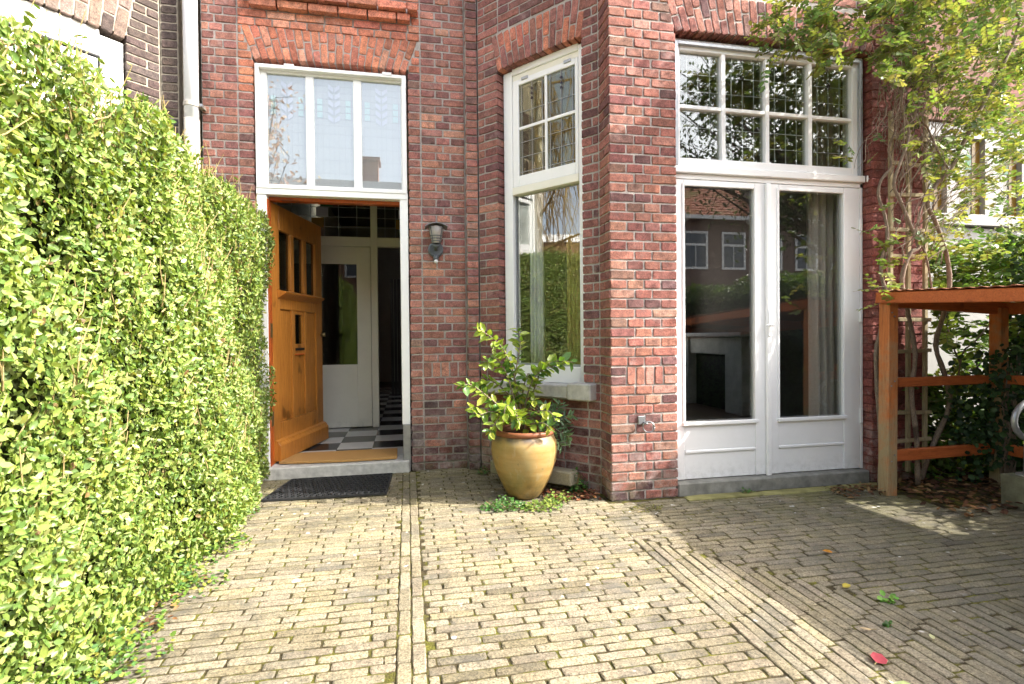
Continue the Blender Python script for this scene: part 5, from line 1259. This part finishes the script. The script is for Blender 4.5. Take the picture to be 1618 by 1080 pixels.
# ---- weeds, litter, fallen leaves
def weed(x, y, r, n, h, size, cols, label, name='weed'):
    t = np.sqrt(RNG.uniform(size=n)); a = RNG.uniform(0, 6.283, n); px = x+r*t*np.cos(a); py = y+r*.6*t*np.sin(a); z = np.abs(RNG.normal(0, h, n))*(1-t*.7)+.008
    V, C = leaf_arrays(np.stack([px, py, z], 1), rdir(n)*np.array((1, 1, .4)), np.array((0, -.2, 1.0))+.5*rdir(n), RNG.uniform(*size, n), .85, rcol(n, cols, [1]*len(cols)))
    o = thing(name, (x, y, 0), label, 'weed', None); me, c = leaf_mesh('leaves', V, C); q = put('leaves', me, c, M_LEAF, o); q['kind'] = 'stuff'
    mb = MB()
    for i in range(8): mb.tube([(x+jit(r*.3), y+jit(r*.2), -.005), (x+jit(r*.8), y+jit(r*.5), h*random.uniform(.5, 1.2))], .0018, 4)
    mb.build('stems', MATS['hedge_twig'], o, kind='stuff')
GR = [(.07, .17, .04), (.11, .23, .05), (.06, .13, .04)]; LG = [(.20, .28, .05), (.26, .32, .07), (.13, .22, .05)]
weed(.575, 3.20, .14, 240, .035, (.014, .028), GR, 'green clover-like weed at the left foot of the pot')
weed(.80, 3.14, .14, 220, .03, (.012, .026), LG, 'pale green weed spreading in front of the pot')
weed(.93, 3.24, .09, 150, .05, (.012, .026), LG, 'yellowish weed at the right foot of the pot')
weed(1.11, 3.40, .07, 190, .11, (.016, .03), GR, 'upright green weed against the bay wall right of the pot')
weed(.56, 4.02, .05, 50, .05, (.012, .022), GR, 'tiny weed in the corner by the brick pilaster')
weed(2.20, 3.115, .05, 60, .03, (.01, .022), GR, 'small weed growing at the foot of the french door step')
weed(1.86, 1.74, .035, 20, .012, (.012, .03), [(.13, .30, .05), (.18, .36, .06)], 'small bright green weed in the shaded paving joints')
weed(1.70, 1.60, .022, 12, .008, (.01, .02), GR, 'flat little weed beside the curled brown leaf')
weed(1.42, 2.98, .11, 160, .012, (.006, .014), [(.10, .11, .02), (.15, .15, .03)], 'dark moss tuft at the foot of the bay pier', 'moss_tuft')
def litter(name, n, xr, yr, cols, label, size=(.03, .06), zz=.012):
    pos = np.stack([RNG.uniform(*xr, n), RNG.uniform(*yr, n), np.abs(RNG.normal(0, zz, n))+.010], 1)
    V, C = leaf_arrays(pos, rdir(n)*np.array((1, 1, .2)), np.array((0, 0, 1.0))+.35*rdir(n), RNG.uniform(*size, n), .6, rcol(n, cols, [1]*len(cols), .3))
    me, c = leaf_mesh(name, V, C); o = put(name, me, c, M_DRY, None); tag(o, label, 'leaf litter', kind='stuff')
BRN = [(.20, .10, .045), (.13, .065, .035), (.28, .17, .08), (.09, .045, .03)]
litter('leaf_litter', 620, (3.15, 4.4), (2.45, 3.1), BRN, 'brown fallen leaves lying under the timber shelter')
litter('leaf_litter', 130, (2.75, 3.2), (2.88, 3.09), BRN, 'brown fallen leaves gathered at the right end of the step', (.02, .045))
litter('leaf_litter', 230, (.86, 1.22), (3.22, 3.46), [(.22, .08, .04), (.15, .05, .03), (.30, .16, .08)], 'reddish dry leaves and twigs between pot and bay pier', (.02, .045))
litter('leaf_litter', 60, (-1.15, -.88), (1.9, 2.6), BRN, 'dry brown leaves at the foot of the left hedge', (.015, .035))
def fallen(name, u, v, size, col, label, az, ratio=.7):
    p = atZ(u, v, .012); o = thing(name, p, label, 'leaf')
    V, C = leaf_arrays(np.array([tuple(p)]), np.array([(math.cos(az), math.sin(az), .12)]), np.array([(0.1, -.2, 1.0)]), [size], ratio, np.array([col])); me, c = leaf_mesh('blade', V, C)
    bm = bmesh.new(); bm.from_mesh(me); bmesh.ops.subdivide_edges(bm, edges=list(bm.edges), cuts=2, use_grid_fill=True, smooth=1.0, fractal=.12); bm.to_mesh(me); bm.free(); put('blade', me, c, M_DRY, o)
    mb = MB(); mb.tube([p, p-Vector((math.cos(az), math.sin(az), -.05))*size*.35], .0012, 4); mb.build('stalk', M_TWIG, o)
fallen('fallen_leaf', 1385, 1046, .055, (.42, .07, .09), 'crimson fallen leaf on the shaded paving', .5, 1.0)
fallen('fallen_leaf', 1316, 872, .045, (.45, .20, .03), 'small orange fallen leaf on the shaded paving', 2.6)
fallen('fallen_leaf', 1332, 927, .045, (.40, .33, .06), 'small yellow fallen leaf in a paving joint', .2)
fallen('fallen_leaf', 1378, 994, .045, (.44, .33, .20), 'curled pale brown fallen leaf on the shaded paving', 2.9, .35)
fallen('fallen_leaf', 1475, 1108, .115, (.58, .62, .42), 'long pale green blade at the bottom edge of the picture', 1.95, .28)
fallen('fallen_leaf', 1474, 1009, .03, (.46, .46, .26), 'tiny pale yellow fallen leaf right of the crimson one', .9)

# ------------------------------------------------------------------ trees across the street (seen mirrored in the windows)
def tree(name, base, h, crown_c, crown_r, label, nleaf, size, cols, mat, bark, seed, group=None, open_=.0):
    random.seed(seed); o = thing(name, base, label, 'tree', group); b = Vector(base); cc = Vector(crown_c)
    mb = MB(); mb.tube([b, b+Vector((.1, .05, h*.25)), b+Vector((.05, -.05, h*.5)), cc+Vector((0, 0, -crown_r[2]*.2))], [.16, .13, .11, .06], 10); mb.build('trunk', bark, o, smooth=True)
    lm_ = MB(); tips = []
    for i in range(46):
        a = Vector((jit(.05), jit(.05), 0)) + b + Vector((0, 0, h*random.uniform(.35, .7))); e = cc + Vector((random.gauss(0, .5)*crown_r[0], random.gauss(0, .5)*crown_r[1], random.gauss(.1, .5)*crown_r[2]))
        pts = wander(a, e, 6, .12); lm_.tube(pts, [.05-.044*k/6 for k in range(7)], 5, cap=False)
        for k in range(7):
            s = pts[random.randint(2, 6)]; t_ = s+Vector((random.gauss(0, .5), random.gauss(0, .5), random.gauss(-.05, .4))); lm_.tube([s, t_], [.012, .004], 4, cap=False); tips.append(t_); tips.append(s.lerp(t_, .5))
    lm_.build('limbs', bark, o, kind='stuff')
    if nleaf:
        T = np.array([tuple(t_) for t_ in tips]); k = RNG.integers(0, len(T), nleaf); pos = T[k]+RNG.normal(0, .20, (nleaf, 3))
        V, C = leaf_arrays(pos, rdir(nleaf)+np.array((0, 0, -.5)), np.array((0, 0, 1.0))+rdir(nleaf), RNG.uniform(*size, nleaf), .5, rcol(nleaf, cols, [1]*len(cols), .25)); me, c = leaf_mesh('crown', V, C); q = put('crown', me, c, mat, o); q['kind'] = 'stuff'
    return o
tree('street_tree', (11.8, -5.4, -.05), 6.5, (8.4, -5.0, 6.5), (4.2, 2.0, 2.0), 'leafy tree across the yard, seen mirrored in the bay transom panes', 11000, (.09, .16), [(.05, .085, .03), (.08, .12, .04), (.04, .06, .03)], M_LEAFV, M_TREEB, 21)
tree('magnolia_tree', (-4.6, -6.5, -.05), 4.2, (-4.3, -6.3, 5.6), (1.3, 1.3, 1.6), 'pink blossoming tree, seen mirrored in the transom above the front door', 3600, (.10, .19), [(.62, .40, .38), (.70, .55, .50), (.45, .25, .15)], M_LEAFV, M_TREEB, 22)
random.seed(5)
bt = thing('birch_tree', (-9.0, 2.9, -.05), 'weeping birch with pale trunk, seen mirrored in the bay side window', 'tree')
mb = MB(); mb.tube([(-9.0, 2.9, -.05), (-9.0, 3.0, 3.0), (-9.1, 2.8, 6.0), (-9.0, 2.9, 9.0)], [.17, .14, .10, .04], 10); mb.build('trunk', M_BIRCH, bt, smooth=True)
lmb = MB()
for i in range(36):
    a = Vector((-9.0, 2.9, random.uniform(3.0, 8.8))); az = random.uniform(0, 6.28); R_ = random.uniform(.8, 3.2); e = a+Vector((math.cos(az)*R_, math.sin(az)*R_, random.uniform(.2, 1.0)))
    pts = wander(a, e, 6, .1); lmb.tube(pts, [.04-.03*k/6 for k in range(7)], 5, cap=False)
    for k in range(16):
        s = pts[random.randint(1, 6)]; L = random.uniform(.8, 3.0); lmb.tube([s, s+Vector((jit(.3), jit(.3), -L*.4)), s+Vector((jit(.5), jit(.5), -L))], [.012, .009, .006], 4, cap=False)
lmb.build('drooping_twigs', simple('birch_twig', (.26, .18, .07), .8, .2, 20, .3, .1), bt, kind='stuff')
